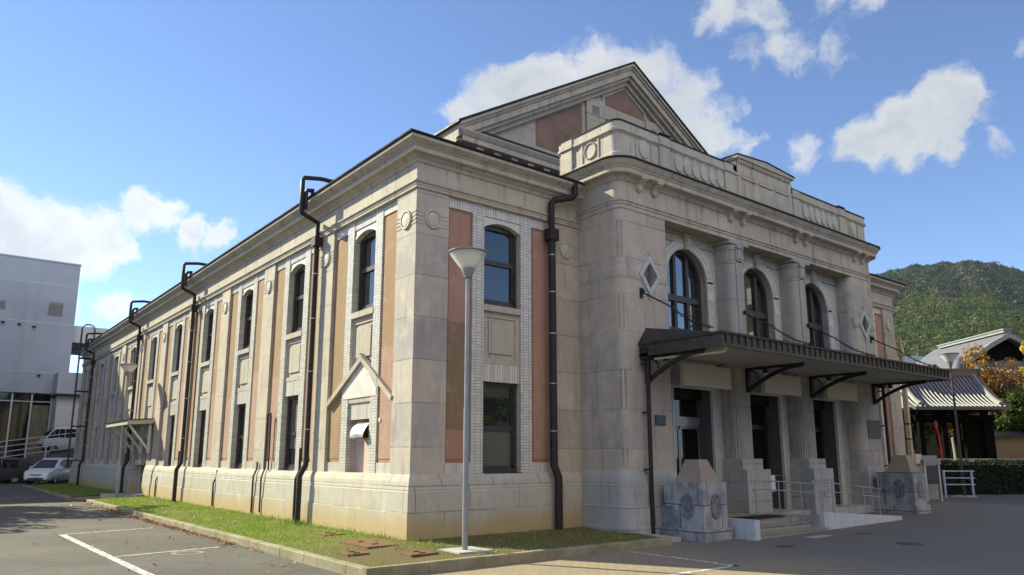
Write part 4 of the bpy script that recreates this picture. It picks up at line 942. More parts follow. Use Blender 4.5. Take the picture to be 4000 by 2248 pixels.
m_leaf = foliage('fallen_leaf', (.30, .085, .045), (.36, .16, .08), (.42, .30, .18), 3., .15, 30.)
def litter():
    n = 1500; Y = rng.uniform(1.5, 22, n); Y = np.where(rng.uniform(0, 1, n) < .75, np.clip(rng.normal(11.5, 3.6, n), 3.5, 22), Y)
    X = -2.53-np.abs(rng.normal(0, .10, n))*(.6+.6*np.sin(Y*1.3)**2)
    m = 230; Y2 = rng.uniform(-1.5, 24, m); X2 = -2.6-np.abs(rng.normal(0, 1.6, m)); m3 = 90; Y3 = rng.uniform(0, 20, m3); X3 = rng.uniform(-2.3, -.1, m3)
    X, Y = np.concatenate([X, X2]), np.concatenate([Y, Y2]); Z = np.array([gz(x, y) for x, y in zip(X, Y)])+.018+np.abs(rng.normal(0, .014, len(X)))
    X = np.concatenate([X, X3]); Y = np.concatenate([Y, Y3]); Z = np.concatenate([Z, np.array([bed_z(x, y) for x, y in zip(X3, Y3)])+.05])
    nr = np.stack([rng.normal(0, .45, len(X)), rng.normal(0, .45, len(X)), np.ones(len(X))], 1); nr /= np.linalg.norm(nr, axis=1, keepdims=True)
    tag(link('fallen_leaves', leafmesh('fallen_leaves', np.stack([X, Y, Z], 1), nr, rng.uniform(.025, .055, len(X)), m_leaf, .6)), 'drift of dry red and brown leaves along the parking lot kerb', kind='stuff')
litter()
# painted lines
def paintmat():
    t = NT('worn_white_paint'); n = t.noise(9, 6, .7); col = t.mix(t.ramp(n, .42, .58, 0, .95), (.72, .71, .68), (.22, .20, .18)); return t.done(col, .8, 0, .2)
m_paint = paintmat()
def line(p, q, w, label):
    a, c = Vector(p), Vector(q); d = (c-a).normalized(); nn = Vector((-d.y, d.x))*w/2
    n = max(1, int((c-a).length/1.5)); me = bpy.data.meshes.new('parking_line'); vs = []; 
    for k in range(n+1):
        m = a+(c-a)*k/n; vs += [(m.x+nn.x, m.y+nn.y, gz(m.x, m.y)+.0045), (m.x-nn.x, m.y-nn.y, gz(m.x, m.y)+.0045)]
    me.from_pydata(vs, [], [(2*k, 2*k+1, 2*k+3, 2*k+2) for k in range(n)]); me.materials.append(m_paint)
    tag(link('parking_line', me), kind='structure')
line((-5.3, 8.44), (-3.0, 8.98), .11, ''); line((-5.18, 2.80), (-2.98, 3.16), .10, ''); line((-5.31, 8.44), (-5.10, -3.4), .16, '')
line((3.60, -3.02), (3.55, -5.80), .13, ''); line((3.62, -5.72), (-1.0, -5.60), .13, '')
# ---- covers
def disc(name, x, y, r, mat, label, cat, ring=None, z=.006):
    t = thing(name, label, cat, (x, y, gz(x, y)))
    b = MB(); b.lathe([(r, -.02), (r, z), (r*.9, z+.002), (.01, z+.002)], 30); b.build('lid', mat, t, smooth=30)
    if ring:
        b = MB(); P = arc(0, 0, r+.01, 0, 360, 32); Q = arc(0, 0, r+ring, 0, 360, 32); b.strip(P, Q, -.02, z, XY); b.build('ring', plain('tan_ring_concrete', (.27, .235, .17), .85), t)
    return t
m_mh = plain('cast_iron_cover', (.10, .095, .085), .7, .3, var=.3, scale=20)
disc('manhole_cover', -3.81, 2.52, .22, m_mh, 'round cast iron cover with a pale concrete ring in the parking lot', 'manhole cover', .11)
for x, y, lab in ((10.58, -4.62, 'small dark drain cover nearest the end of the ramp wall'), (6.82, -4.73, 'small dark drain cover in front of the left granite pedestal'), (9.30, -6.31, 'larger dark oval drain cover out in the shaded plaza')):
    disc('drain_cover', x, y, .19 if 'larger' not in lab else .27, m_mh, lab, 'drain cover', z=.008)
def plate(x0, x1, y0, y1, h, lab):
    cx_, cy_ = (x0+x1)/2, (y0+y1)/2; t = thing('inspection_cover', lab, 'inspection cover', (cx_, cy_, bed_z(cx_, cy_)))
    b = MB(); b.box(x0-cx_, x1-cx_, y0-cy_, y1-cy_, -.1, h); b.build('plate', m_rust, t)
    for s in (-1, 1):
        hd = MB(); hd.tube([(-.06, s*(y1-y0)*.25, h), (-.06, s*(y1-y0)*.25, h+.006), (.06, s*(y1-y0)*.25, h+.006), (.06, s*(y1-y0)*.25, h)], .01, 6); hd.build('lifting_handle', m_iron, t)
plate(-1.28, -.58, -.58, .68, .03, 'large rusty brown inspection plate in the bare soil by the hall corner')
plate(-1.15, -.55, -2.05, -1.62, .03, 'rusty brown inspection plate beside the front lamp post')
plate(-2.05, -1.6, -1.3, -.9, .03, 'small rusty plate half buried near the kerb corner')
plate(-.95, -.45, 2.1, 2.6, .03, 'weathered rusty cover in the grass under the exhaust hood')
# ---- slabs by the entrance corner and the side door step
def slab(name, q, z0, z1, mat, lab, cat):
    cx_, cy_ = sum(p[0] for p in q)/len(q), sum(p[1] for p in q)/len(q); b = MB(); b.prism([(x-cx_, y-cy_) for x, y in q], z0, z1, XY); o = b.build(name, mat); o.location = (cx_, cy_, 0); return tag(o, lab, cat)
slab('drain_slab', [(4.35, -2.62), (5.86, -2.62), (5.86, -1.72), (4.35, -1.45)], -.3, -.10, m_conc, 'pale concrete slab between the planting bed and the left pedestal', 'slab')
slab('side_step', [(-1.35, 25.0), (.25, 25.0), (.25, 26.6), (-1.35, 26.6)], -.3, .02, m_conc, 'pale concrete doorstep below the side door canopy', 'step')
slab('kerb_block', [(-1.6, 24.9), (-1.0, 24.9), (-1.0, 25.0), (-1.6, 25.0)], -.3, .08, m_conc, 'short upright concrete block beside the side door step', 'block')
o = slab('ramp_plate', [(-.95, 23.3), (-.15, 23.3), (-.15, 24.1), (-.95, 24.1)], -.02, .03, m_galv, 'tilted grey metal plate lying in the grass before the side door', 'plate'); o.rotation_euler = (R(6), R(-5), 0); o.location.z = .05
slab('gutter_slab', [(8.75, -4.35), (9.6, -4.35), (9.6, -4.08), (8.75, -4.08)], -.3, gz(9, -4)+.012, m_conc, 'thin pale slab set in the plaza before the front steps', 'slab')
# ---- pedestals flanking the entrance
def pedestal(name, lab, x0, mirror=1):
    t = thing(name, lab, 'stone pedestal', (x0, -3.05, gz(x0, -3)))
    zb = .02; g = .20
    b = MB(); b.box(-.06, .97, -.07, 1.10, -.15, .27); b.box(-.02, .9, 1.10, 1.50, -.15, .25); b.build('base', m_monu, t)
    b = MB()
    b.box(0, .92, 0, .92, .27, 1.36); b.box(0.10, .9, .92, 1.48, .25, .77); b.box(.03, .9, .92, 1.2, .77, 1.33); b.build('block', m_monu, t)
    b = MB()
    def orn(f):
        P = [(-.24, -.34), (.24, -.34), (.24, .34), (-.24, .34)]; Q = [(-.285, -.385), (.285, -.385), (.285, .385), (-.285, .385)]
        b.lathe([(1, -.05), (1, .012), (.93, .03), (.8, .034), (.72, .02), (.4, .03), (.02, .032)], 26, lambda x, y, z: f(x*.20, y*.31, z))
    orn(lambda p, q, d: (.46+p, -d, .80+q)); orn(lambda p, q, d: (-d, .46+p, .80+q))
    b.build('oval_relief', plain('dark_weathered_relief', (.17, .175, .185), .85, var=.4, scale=7) if x0 < 10 else bpy.data.materials['dark_weathered_relief'], t, smooth=30)
    b = MB(); b.frustum((.04, .78, .06, .86), (.22, .56, .25, .65), 1.36, 1.90); b.build('pyramid_cap', plain('brown_stone_cap', (.30, .245, .195), .8, var=.08) if x0 < 10 else bpy.data.materials['brown_stone_cap'], t)
pedestal('stone_pedestal', 'weathered granite pedestal with brown pyramid cap left of the steps', 6.20)
pedestal('stone_pedestal', 'dark weathered granite pedestal with pyramid cap at the far right end of the porch', 17.30)
# ---- front steps, landing and ramp
zp = -.19
st = thing('front_steps', 'three low stone steps between white side walls before the entrance doors', 'steps', (7.5, -3.6, zp))
m_step = stone('worn_step_stone', (.34, .315, .27), (.30, .285, .25), 1.6, 5, .008, .5)
for k, (y, z) in enumerate(((-.02, .11), (.34, .25), (.68, .40))):
    b = MB(); b.box(.01, 3.05 if k else 3.2, y, y+.36 if k < 2 else 2.0, -.2, z-.025); b.box(.005, 3.05 if k else 3.2, y-.02, y+.36 if k < 2 else 2.0, z-.024, z); b.build('step', m_step, st)
b = MB(); b.box(-.22, .0, -.08, 1.6, -.2, .46); b.build('side_wall', m_concw, st)
b = MB(); b.box(.12, 2.3, .62, 1.2, .402, .415); tag(b.build('door_mat', m_matb, None), 'black rubber mat on the top step', 'mat').location = (7.5, -3.6, zp)
rp = thing('access_ramp', 'white walled wheelchair ramp sloping down to the right of the steps', 'ramp', (10.6, -3.6, zp))
b = MB(); b.prism([(0, -.2), (4.45, -.2), (4.45, .19), (4.3, .20), (0, .50)], .0, .14, XZ); b.build('ramp_wall', m_concw, rp)
b = MB(); b.prism([(0, -.2), (4.45, -.2), (4.45, .09), (0, .40)], .141, 1.25, XZ); b.build('ramp_floor', m_conc, rp)
b = MB(); b.box(.0, .16, 1.26, 1.42, -.2, .38); b.build('kerb_edge', m_concw, rp)
def rail(name, lab, pa, pb, n_post, low=.24):
    pts = (pa, pb)
    t = thing(name, lab, 'handrail', pts[0]); o0 = Vector(pts[0]); a, c = Vector((0, 0, 0)), Vector(pts[1])-o0
    for dz, nm in ((0, 'top_rail'), (-low, 'lower_rail')):
        A = a+Vector((.05, 0, dz)) if dz else a+Vector((0, 0, 0)); b = MB()
        b.tube([A+Vector((0, 0, -.08)), A+Vector((.0, 0, -.02)), A+Vector((.03, 0, 0)), c+Vector((0, 0, dz)), c+Vector((.03, 0, dz-.02)), c+Vector((.03, 0, dz-.08))], .017, 8); b.build(nm, m_steel, t, smooth=40)
    for k in range(n_post):
        f = (k+.12)/(n_post-1+.24) if n_post > 1 else 0; p_ = a+(c-a)*f; hgt = o0.z+p_.z-(zp+.38 - max(0, (pts[0][0]+p_.x-10.6))*.07)
        b = MB(); b.tube([p_, p_-Vector((0, 0, hgt))], .015, 8); b.build('post', m_steel, t)
rail('handrail', 'stainless steel handrail on the landing behind the front steps', (8.85, -2.62, 1.17), (12.45, -2.62, .95), 4)
rail('handrail', 'stainless steel handrail sloping down along the white ramp wall', (10.42, -3.42, 1.12), (14.2, -3.42, .82), 5)
# ---- blank boards under the canopy
for x0, x1, lab in ((7.25, 9.32, 'blank beige signboard under the canopy over the left doorway'), (11.0, 13.0, 'blank beige signboard under the canopy over the middle doorway'), (14.55, 16.55, 'blank beige signboard under the canopy over the right doorway')):
    t = thing('signboard', lab, 'signboard', ((x0+x1)/2, -1.78, 3.62)); hw = (x1-x0)/2
    b = MB(); b.box(-hw, hw, -.05, .09, 0, .60); b.build('board', m_sign, t)
    for sx in (-hw*.8, hw*.8):
        b = MB(); b.tube([(sx, .02, .6), (sx, .02, .76)], .012, 6); b.build('hanger', m_iron, t)
# notice hanging on a rail at the middle doorway
t = thing('notice_stand', 'white paper notice on a thin rail barrier in the middle doorway', 'barrier', (11.95, -1.25, .15))
b = MB(); b.tube([(-.45, 0, .05), (-.45, 0, 1.05), (.75, 0, 1.05), (.75, 0, .05)], .015, 6); b.build('rail_frame', m_steel, t)
b = MB(); b.box(-.10, .13, -.03, -.02, .58, 1.06); b.build('paper_notice', plain('white_paper', (.72, .72, .74), .6, var=.02), t)
# ---- street lamps
def lamp(lab, x, y, z, hgt, base, pm=None, grp='park lamps with bowl shaped shades'):
    pm = pm or m_galv
    t = thing('street_lamp', lab, 'street lamp', (x, y, z), 0, grp); H_ = hgt
    if base: b = MB(); b.box(-.37, .43, -.34, .40, -.12, .03); b.build('base_slab', m_conc, t)
    b = MB(); b.lathe([(.085, 0), (.085, .02), (.058, .03), (.058, H_*.45), (.049, H_*.47), (.047, H_-.52)], 16); b.build('pole', pm, t, smooth=40)
    b = MB(); b.lathe([(.085, H_-.56), (.095, H_-.50), (.152, H_-.38), (.152, H_-.36)], 20); b.build('collar', m_galv, t, smooth=40)
    b = MB(); b.lathe([(.145, H_-.37), (.248, H_-.235), (.398, H_-.03), (.39, H_-.02)], 32); b.build('bowl_shade', m_lampw, t, smooth=40)
    b = MB(); b.lathe([(.402, H_-.035), (.42, H_-.02), (.42, H_-.005), (.33, H_+.02), (.17, H_+.045), (.01, H_+.055)], 32); b.build('lid', m_galv, t, smooth=40)
    return t
lamp('tall lamp post with a frosted bowl standing on a pale slab before the hall front', .12, -1.95, bed_z(.12, -1.95), 6.05, True)
lamp('distant lamp post with a frosted bowl beside the side door canopy', -1.07, 24.3, -.1, 6.18, False)
lamp('dark backlit lamp post with a bowl shade by the guard rail and hedge', 27.8, -.62, .05, 6.33, True, plain('backlit_lamp_pole', (.07, .055, .05), .5, var=.1))  # darker pole copy: its backlit shade is put into the colour
# ================================================================ left background
m_wb = None
def rendermat(name, c, streak=.5):
    t = NT(name); n = t.noise(.25, 5, .6); s_ = t.noise(.7, 6, .65, sc=(1.5, 1.5, .12)); v = t.uz()
    col = t.mix(t.ramp(n, .35, .7), c, tuple(x*.86 for x in c)); col = t.mix(t.ramp(s_, .5, .75, 0, streak), col, tuple(x*.70 for x in c))
    t.bump(t.noise(30, 3), .006, .3); return t.done(col, .8, 0, .2)
m_wb = rendermat('grey_white_render', (.45, .475, .52)); m_wb2 = rendermat('white_annex_render', (.62, .62, .60), .25)
YB = 55.0; HB = 17.5
wb = thing('concrete_building', 'big pale windowless concrete block with a glazed ground floor behind the parked cars', 'building', (-20, YB, .2))
wx = lambda x: x+20
b = MB(); b.box(-6, wx(.46), 0, 22, 6.55, HB-.2); b.box(-6, wx(-6.6), 0, 22, HB-.2, 21.8); b.box(-6, wx(.46), .35, 22, -.4, 6.55); b.box(wx(-.42), wx(.46), 0, .4, -.4, 6.55)
b.box(0, 12.5, -11, -.001, -.4, 14.2); b.build('wall', m_wb, wb)  # the forward wing is out of view, added to shade cars and facade end
b = MB()
for z in (8.4, 12.4, 15.6): b.box(-6, wx(.465), -.012, .0, z-.2, z-.15)
b.build('render_joint', plain('pale_joint', (.62, .62, .63), .7), wb)
b = MB(); b.box(-6, wx(.5), -.05, 22, HB-.22, HB-.10); b.build('roof_edge', m_wb, wb)
m_louv = plain('beige_louvre', (.30, .28, .245), .6)
for x0, x1, z0, z1 in ((-1.55, -.4, 12.86, 14.06), (-5.0, -4.3, 13.0, 13.75)):
    b = MB(); b.box(wx(x0), wx(x1), -.03, .05, z0, z1)
    lv = b.build('louvre_frame', m_wb, wb)
    b = MB(); n = int((z1-z0-.12)/.11)
    for k in range(n): b.prism([(-.028, z0+.08+k*.11), (-.075, z0+.06+k*.11), (-.07, z0+.05+k*.11), (-.028, z0+.05+k*.11+.02)], wx(x0+.07), wx(x1-.07), lambda p, q, d: (d, p, q))
    b.box(wx(x0+.07), wx(x1-.07), -.034, -.028, z0+.06, z1-.06); b.build('slat_panel', m_louv, lv)
for x, z in ((-4.4, 11.95), (-3.3, 11.9), (-2.3, 11.8), (-1.6, 7.95)):
    b = MB(); b.tube([(wx(x), .05, z), (wx(x), -.22, z-.06)], .06, 8); b.box(wx(x)-.13, wx(x)+.13, -.16, -.02, z+.02, z+.07); b.build('vent_spout', m_iron, wb)
b = MB(); b.box(-6, wx(-.42), .32, .36, -.2, 6.5); b.build('shop_glass', m_glass_d, wb)
b = MB()
for x in (-7.2, -5.0, -3.15, -1.85, -.5): b.box(wx(x)-.06, wx(x)+.06, .18, .36, -.2, 6.5)
b.box(-6, wx(-.42), .2, .34, 5.85, 5.92); b.build('shop_mullion', plain('white_mullion', (.6, .6, .58), .5), wb)
b = MB(); b.box(wx(-1.75), wx(-.6), .30, .318, 1.4, 5.6); b.build('pale_blind', plain('yellowish_blind', (.20, .185, .12), .7, var=.2), wb)
ax = thing('annex', 'low white annex with a dark eave between the concrete block and the stone hall', 'building', (.75, YB-2.0, .2))
b = MB(); b.box(-1.15, 7, 0, 5, -.4, 6.25); b.build('wall', m_wb2, ax)
b = MB(); b.box(-1.3, 7, -.5, 5, 6.42, 8.1); b.build('parapet', m_wb, ax)
b = MB(); b.box(-1.32, 7, -.52, 5, 6.26, 6.42); b.build('eave', m_roof, ax)
fb = thing('link_bridge', 'white enclosed link bridge high up beside the concrete block', 'bridge', (.48, YB+.5, 10.4))
b = MB(); b.box(0, 4, 0, 3, .7, 2.1); b.build('side_panel', m_wb2, fb); b = MB(); b.box(0, 4, 0, 3, .0, .68); b.build('underside_beam', m_roof, fb)
# raised ramp and white railings behind the cars
m_rail = plain('white_rail_paint', (.55, .57, .60), .5, var=.05)
rw = thing('parking_ramp', 'dark sloping car ramp wall behind the parked vehicles', 'ramp', (-7, 50.2, 0))
b = MB(); b.prism([(-6, -.5), (9.5, -.5), (9.5, 2.47), (-6, -.05)], 0, 2.6, XZ); b.build('deck', plain('dark_ramp_concrete', (.10, .105, .11), .9, var=.2), rw)
rl = thing('ramp_railing', 'white four bar railing along the car ramp', 'railing', (-7, 50.05, 0))
for k in range(4):
    b = MB(); b.tube([(-4, .1, .56+k*.37), (8.8, .1, 2.64+k*.37)], .03, 6); b.build('rail_bar', m_rail, rl)
for x in (-.5, 2.6, 5.9):
    b = MB(); b.tube([(x, .1, -.3), (x, .1, 1.24+x*.1625+1.1)], .05, 6); b.build('post', m_rail, rl)
# ---- vehicles
def car(name, lab, cat, loc, rz, paint, st, glass_from, wheels, extras=()):
    """st: stations along the length: (x, z_low, z_waist, z_top, half-width low, waist, top)"""
    t = thing(name, lab, cat, loc, rz); b = MB(); rows = []
    def ring(s_):
        x, zl, zw, zt, wl, ww, wt = s_
        h = [(wl*.9, zl), (wl, zl+.10), (ww, zl+(zw-zl)*.55), (ww*.985, zw), (wt+(ww-wt)*.12, zw+(zt-zw)*.86), (wt*.86, zt), (wt*.4, zt+.02)]
        return [(x, y, z) for y, z in h]+[(x, -y, z) for y, z in h[::-1]]
    R_ = [ring(s_) for s_ in st]; k = len(R_[0])
    vs = [v for r_ in R_ for v in r_]; fs = [(i*k+j, i*k+(j+1) % k, (i+1)*k+(j+1) % k, (i+1)*k+j) for i in range(len(R_)-1) for j in range(k)]
    fs += [tuple(range(k))[::-1], tuple((len(R_)-1)*k+j for j in range(k))]; b.add(vs, fs); body = b.build('body', paint, t, smooth=38)
    # glass skins 8 mm proud of the cabin
    g0, g1, g2 = glass_from
    def lerp(i, f): a, c = R_[i], R_[i+1]; return [Vector(a[j])*(1-f)+Vector(c[j])*f for j in range(k)]
    a_, c_ = R_[g0], R_[g1]; b = MB()
    def skin(quad, off): 
        q = [Vector(v) for v in quad]; nrm = (q[1]-q[0]).cross(q[3]-q[0]).normalized(); ce = sum(q, Vector())/4; 
        if nrm.dot(ce-Vector((ce.x*.9, 0, .6))) < 0: nrm = -nrm
        q2 = [ce+(v-ce)*.93+nrm*off for v in q]; q3 = [v-nrm*.03 for v in q2]; n = len(q2)
        b.add([tuple(v) for v in q2+q3], [tuple(range(n)), tuple(range(n, 2*n))[::-1]]+[(i, (i+1) % n, n+(i+1) % n, n+i) for i in range(n)])
    skin((a_[5], a_[-6], c_[-6], c_[5]), .03); b.build('windscreen', m_tint, t)
    for i in range(g2, g1):
        for sg in (0, 1):
            b = MB(); a_, c_ = R_[i], R_[i+1]
            if sg == 0: skin((a_[3], c_[3], c_[4], a_[4]), .012)
            else: skin((a_[-4], c_[-4], c_[-5], a_[-5]), .012)
            b.build('side_window', m_tint, t)
    for sg in (0, 1):
        b = MB(); a_, c_ = R_[g0], R_[g1]; q = (a_[3], c_[3], c_[4]) if sg == 0 else (a_[-4], c_[-4], c_[-5]); q = (q[0], q[1], q[2], (Vector(q[0])*.6+Vector(q[2])*.4)); skin(q, .012); b.build('side_window', m_tint, t)
    for x, r_ in wheels:
        for sg in (-1, 1):
            wy = st[len(st)//2][4]*.97
            b = MB(); f = lambda p, q, h, x=x, sg=sg: (x+p, sg*(wy-.2+h), r_+q); b.lathe([(r_*.6, 0), (r_*.93, 0), (r_, .03), (r_, .2), (r_*.93, .235), (r_*.66, .235), (r_*.64, .21), (.01, .21)], 22, f)
            wl_ = b.build('wheel', plain_cache('tyre_rubber', (.012, .012, .012), .8), t, smooth=40)
            b = MB(); b.lathe([(r_*.63, .19), (r_*.62, .238), (r_*.5, .225), (r_*.2, .24), (.01, .24)], 18, f); b.build('rim', m_galv, wl_, smooth=30)
            b = MB(); P = arc(x, r_, r_*1.18, -12, 192, 16); Q = arc(x, r_, r_*1.02, -12, 192, 16); b.strip(Q, P, sg*(wy-.12), sg*(wy+.035), XZ); b.build('wheel_arch', plain_cache('wheel_arch_shadow_gap', (.02, .02, .02), .7), t)  # dark ring drawn in for the shade between wheel and body
    for nm, box_, mat in extras:
        b = MB(); b.box(*box_); b.build(nm, mat, t)
    return t
_pc = {}
def plain_cache(n, c, r=.5, **k):
    if n not in _pc: _pc[n] = plain(n, c, r, **k)
    return _pc[n]
def paintm(n, c): 
    m = plain(n, c, .32, var=.03, spec=.5); m.node_tree.nodes['Principled BSDF'].inputs['Coat Weight'].default_value = .6; return m
p_white, p_dark, p_silv = paintm('pearl_white_paint', (.66, .67, .68)), paintm('dark_grey_paint', (.035, .037, .042)), paintm('white_van_paint', (.60, .62, .64))
VAN = [(-2.38, .42, .92, .98, .72, .80, .72), (-2.33, .30, 1.0, 1.2, .80, .86, .66), (-2.2, .24, 1.02, 1.68, .84, .89, .68), (-1.6, .22, 1.03, 1.74, .85, .90, .70), (-.55, .22, 1.02, 1.76, .85, .90, .71), (.35, .22, 1.01, 1.73, .85, .90, .70), (.62, .22, 1.0, 1.62, .85, .90, .69), (1.52, .22, .98, 1.03, .85, .89, .90), (2.0, .23, .90, .95, .84, .87, .72), (2.27, .26, .76, .82, .80, .82, .66), (2.38, .32, .60, .66, .70, .72, .58)]
lampm = glass('headlamp_lens', (.45, .46, .47), .08, 1.5)
def headlights(t, st_x, y, z):
    for sg in (-1, 1):
        b = MB(); b.add([(st_x-.42, sg*(y+.17), z+.13), (st_x-.05, sg*(y-.02), z+.02), (st_x+.02, sg*(y-.18), z-.06), (st_x-.02, sg*(y+.0), z-.10), (st_x-.36, sg*(y+.19), z-.02), (st_x-.5, sg*y, z)], [(0, 1, 2, 3, 4), (0, 5, 1), (1, 5, 2), (2, 5, 3), (3, 5, 4), (4, 5, 0)]); b.build('headlight', lampm, t)
blk = plain_cache('black_plastic', (.02, .02, .022), .5)
ex = [('grille', (2.30, 2.405, -.36, .36, .60, .66), blk), ('bumper_intake', (2.28, 2.43, -.5, .5, .33, .43), blk), ('number_plate', (2.38, 2.44, -.17, .17, .44, .56), plain_cache('plate_white', (.6, .6, .55), .5)),
      ('wing_mirror', (.95, 1.12, -1.06, -.88, 1.02, 1.18), p_white), ('wing_mirror', (.95, 1.12, .88, 1.06, 1.02, 1.18), p_white)]
gv = gz(-1, 47)
v1 = car('parked_minivan', 'white minivan parked nose out beyond the far end of the stone hall', 'minivan', (-.80, 47.35, gv), R(-122), p_white, VAN, (7, 6, 3), [(1.45, .33), (-1.4, .33)], ex)
headlights(v1, 2.3, .60, .72)
v2 = car('parked_car', 'dark grey car parked in the deep shade behind the white minivan', 'car', (-4.5, 48.5, gv), R(-172), p_dark, VAN, (7, 6, 3), [(1.45, .33), (-1.4, .33)], [e for e in ex if e[0] != 'wing_mirror']+[('wing_mirror', (.95, 1.12, .88, 1.06, 1.02, 1.18), p_dark)])
headlights(v2, 2.3, .60, .72)
KEI = [(-1.66, .42, 1.0, 1.06, .66, .72, .6), (-1.64, .34, 1.05, 1.72, .70, .73, .62), (-1.5, .28, 1.05, 1.86, .70, .74, .63), (-.5, .28, 1.05, 1.88, .70, .74, .63), (.35, .28, 1.05, 1.88, .70, .74, .63), (.75, .28, 1.05, 1.86, .70, .74, .63), (1.05, .28, 1.04, 1.80, .70, .74, .62), (1.55, .30, 1.00, 1.04, .70, .73, .66), (1.68, .34, .86, .90, .69, .72, .62), (1.72, .38, .60, .64, .66, .68, .6)]
v3 = car('parked_van', 'small boxy white van standing up on the car ramp behind the railing', 'van', (.35, 51.6, 2.12), R(-170), p_silv, KEI, (7, 6, 3), [(1.1, .28), (-1.1, .28)], [('bumper_intake', (1.64, 1.745, -.5, .5, .42, .54), blk), ('number_plate', (1.7, 1.75, -.16, .16, .58, .68), plain_cache('plate_white', (.6, .6, .55), .5)), ('wing_mirror', (1.1, 1.22, -.92, -.75, 1.1, 1.3), blk), ('wing_mirror', (1.1, 1.22, .75, .92, 1.1, 1.3), blk)])
headlights(v3, 1.66, .42, .78)
# ================================================================ trees, hedge, temple, hill
m_bark = plain('tree_bark', (.085, .065, .05), .9, var=.3, scale=9)
def tree(name, lab, loc, height, crown_r, mat, n=5000, leaf=.10, trunk=.16, crown_h=None, bare=0., seed=1, group=None, low=.25, squash=1.):
    r_ = random.Random(seed); g = np.random.default_rng(seed); t = thing(name, lab, 'tree', loc, 0, group)
    b = MB(); b.tube([(0, 0, -.2), (.03, .02, height*.2), (-.04, .05, height*.42), (.02, -.03, height*.62)], [trunk*1.25, trunk, trunk*.75, trunk*.4], 9); tips = []
    zc = height*(low+1)/2; hz = height*(1-low)/2
    for k in range(11):
        a = r_.uniform(0, 2*math.pi); z0 = height*r_.uniform(.2, .58); L_ = crown_r*r_.uniform(.5, .92); z1 = min(height*.97, z0+L_*r_.uniform(.35, 1.2))
        e = Vector((math.cos(a)*L_, math.sin(a)*L_, z1)); s_ = Vector((0, 0, z0)); m_ = (s_+e)/2+Vector((r_.uniform(-.1, .1), r_.uniform(-.1, .1), L_*.1))
        b.tube([s_, m_, e], [trunk*.42, trunk*.26, trunk*.09], 6); tips.append(e); tips.append(m_)
        for q in range(4 if bare else 2):
            e2 = e+Vector((r_.uniform(-1, 1), r_.uniform(-1, 1), r_.uniform(-.2, 1)))*crown_r*.34; b.tube([m_*.4+e*.6, e2], [trunk*.13, trunk*.04], 5); tips.append(e2)
            if bare:
                for _ in range(3): b.tube([e2*.7+e*.3, e2+Vector((r_.uniform(-1, 1), r_.uniform(-1, 1), r_.uniform(-.3, 1)))*crown_r*.22], [trunk*.05, trunk*.02], 4)
    b.build('trunk', m_bark, t, smooth=50)
    # clump centres fill the crown volume unevenly
    nc = 64; c = g.normal(size=(nc, 3)); c /= np.linalg.norm(c, axis=1, keepdims=True); c *= (g.uniform(.25, 1, nc)**.5)[:, None]
    c = c*np.array([crown_r, crown_r, hz*squash])*g.uniform(.78, 1.06, nc)[:, None]+np.array([0, 0, zc])
    c = np.concatenate([c, np.array([tuple(v) for v in tips])]); cr = g.uniform(.13, .30, len(c))*crown_r
    wgt = cr**2/np.sum(cr**2); idx = g.choice(len(c), n, p=wgt); d = g.normal(size=(n, 3)); d /= np.linalg.norm(d, axis=1, keepdims=True)
    p = c[idx]+d*(cr[idx]*g.uniform(.35, 1, n)**.6)[:, None]; nr = d*.7+g.normal(size=(n, 3))*.5+np.array([0, 0, .35]); nr /= np.linalg.norm(nr, axis=1, keepdims=True)
    link('crown', leafmesh('crown', p, nr, g.uniform(.6, 1.3, n)*leaf, mat, .6), t); return t
f_green = foliage('clipped_green_leaves', (.065, .12, .022), (.10, .16, .03), (.03, .06, .014), 1.2, .25)
f_dark = foliage('dark_evergreen_leaves', (.016, .030, .010), (.024, .042, .013), (.009, .017, .007), 1.2, .1)
f_yel = foliage('yellow_ginkgo_leaves', (.48, .33, .025), (.56, .40, .05), (.34, .24, .02), 1.0, .4)
f_or = foliage('orange_autumn_leaves', (.36, .185, .035), (.32, .22, .05), (.22, .11, .03), .9, .35)
f_br = foliage('reddish_autumn_leaves', (.20, .085, .05), (.26, .14, .06), (.14, .07, .045), .9, .3)
# --- temple on its raised terrace
GA = Vector((.786, -.618)); GF = Vector((.618, .786))        # along the ridge, and away from the viewer
def gw(a, f, z): return (35.75+GA.x*a+GF.x*f, 1.93+GA.y*a+GF.y*f, z)
ter = thing('stone_terrace', 'low grey stone terrace wall under the temple gate', 'terrace', gw(0, 0, 0))
RZ = math.atan2(GA.y, GA.x)
def lbox(b, a0, a1, f0, f1, z0, z1): return b.box(a0, a1, f0, f1, z0, z1)
ter.rotation_euler = (0, 0, RZ)
b = MB(); b.box(-12, 14, .9, 20, -.5, 1.50); b.build('terrace_body', m_earth, ter)
b = MB(); b.box(-12, 14, .55, .9, -.5, 1.52); b.box(-12, 14, .75, 1.2, 1.52, 1.68); b.build('retaining_wall', m_monu, ter)
m_wood = plain('dark_temple_timber', (.005, .0045, .004), .9, var=.3, spec=.03)
m_rtile = plain('grey_roof_tile', (.075, .08, .095), .38, var=.22, spec=.5, scale=8); m_rtile2 = plain('pale_ridge_plaster', (.26, .26, .255), .6, var=.1)
gate = thing('temple_gate', 'dark timber temple gate with a curved grey tiled roof behind the hedge', 'temple gate', gw(0, 0, 1.5), RZ)
def roofcurve(t, z_r, z_e, run, e=1.4): return (run*t, z_r-(z_r-z_e)*(1-(1-t)**e))
hw = 2.62; zr, ze, run = 6.42-1.5, 4.44-1.5, 2.45
b = MB(); N_ = 12
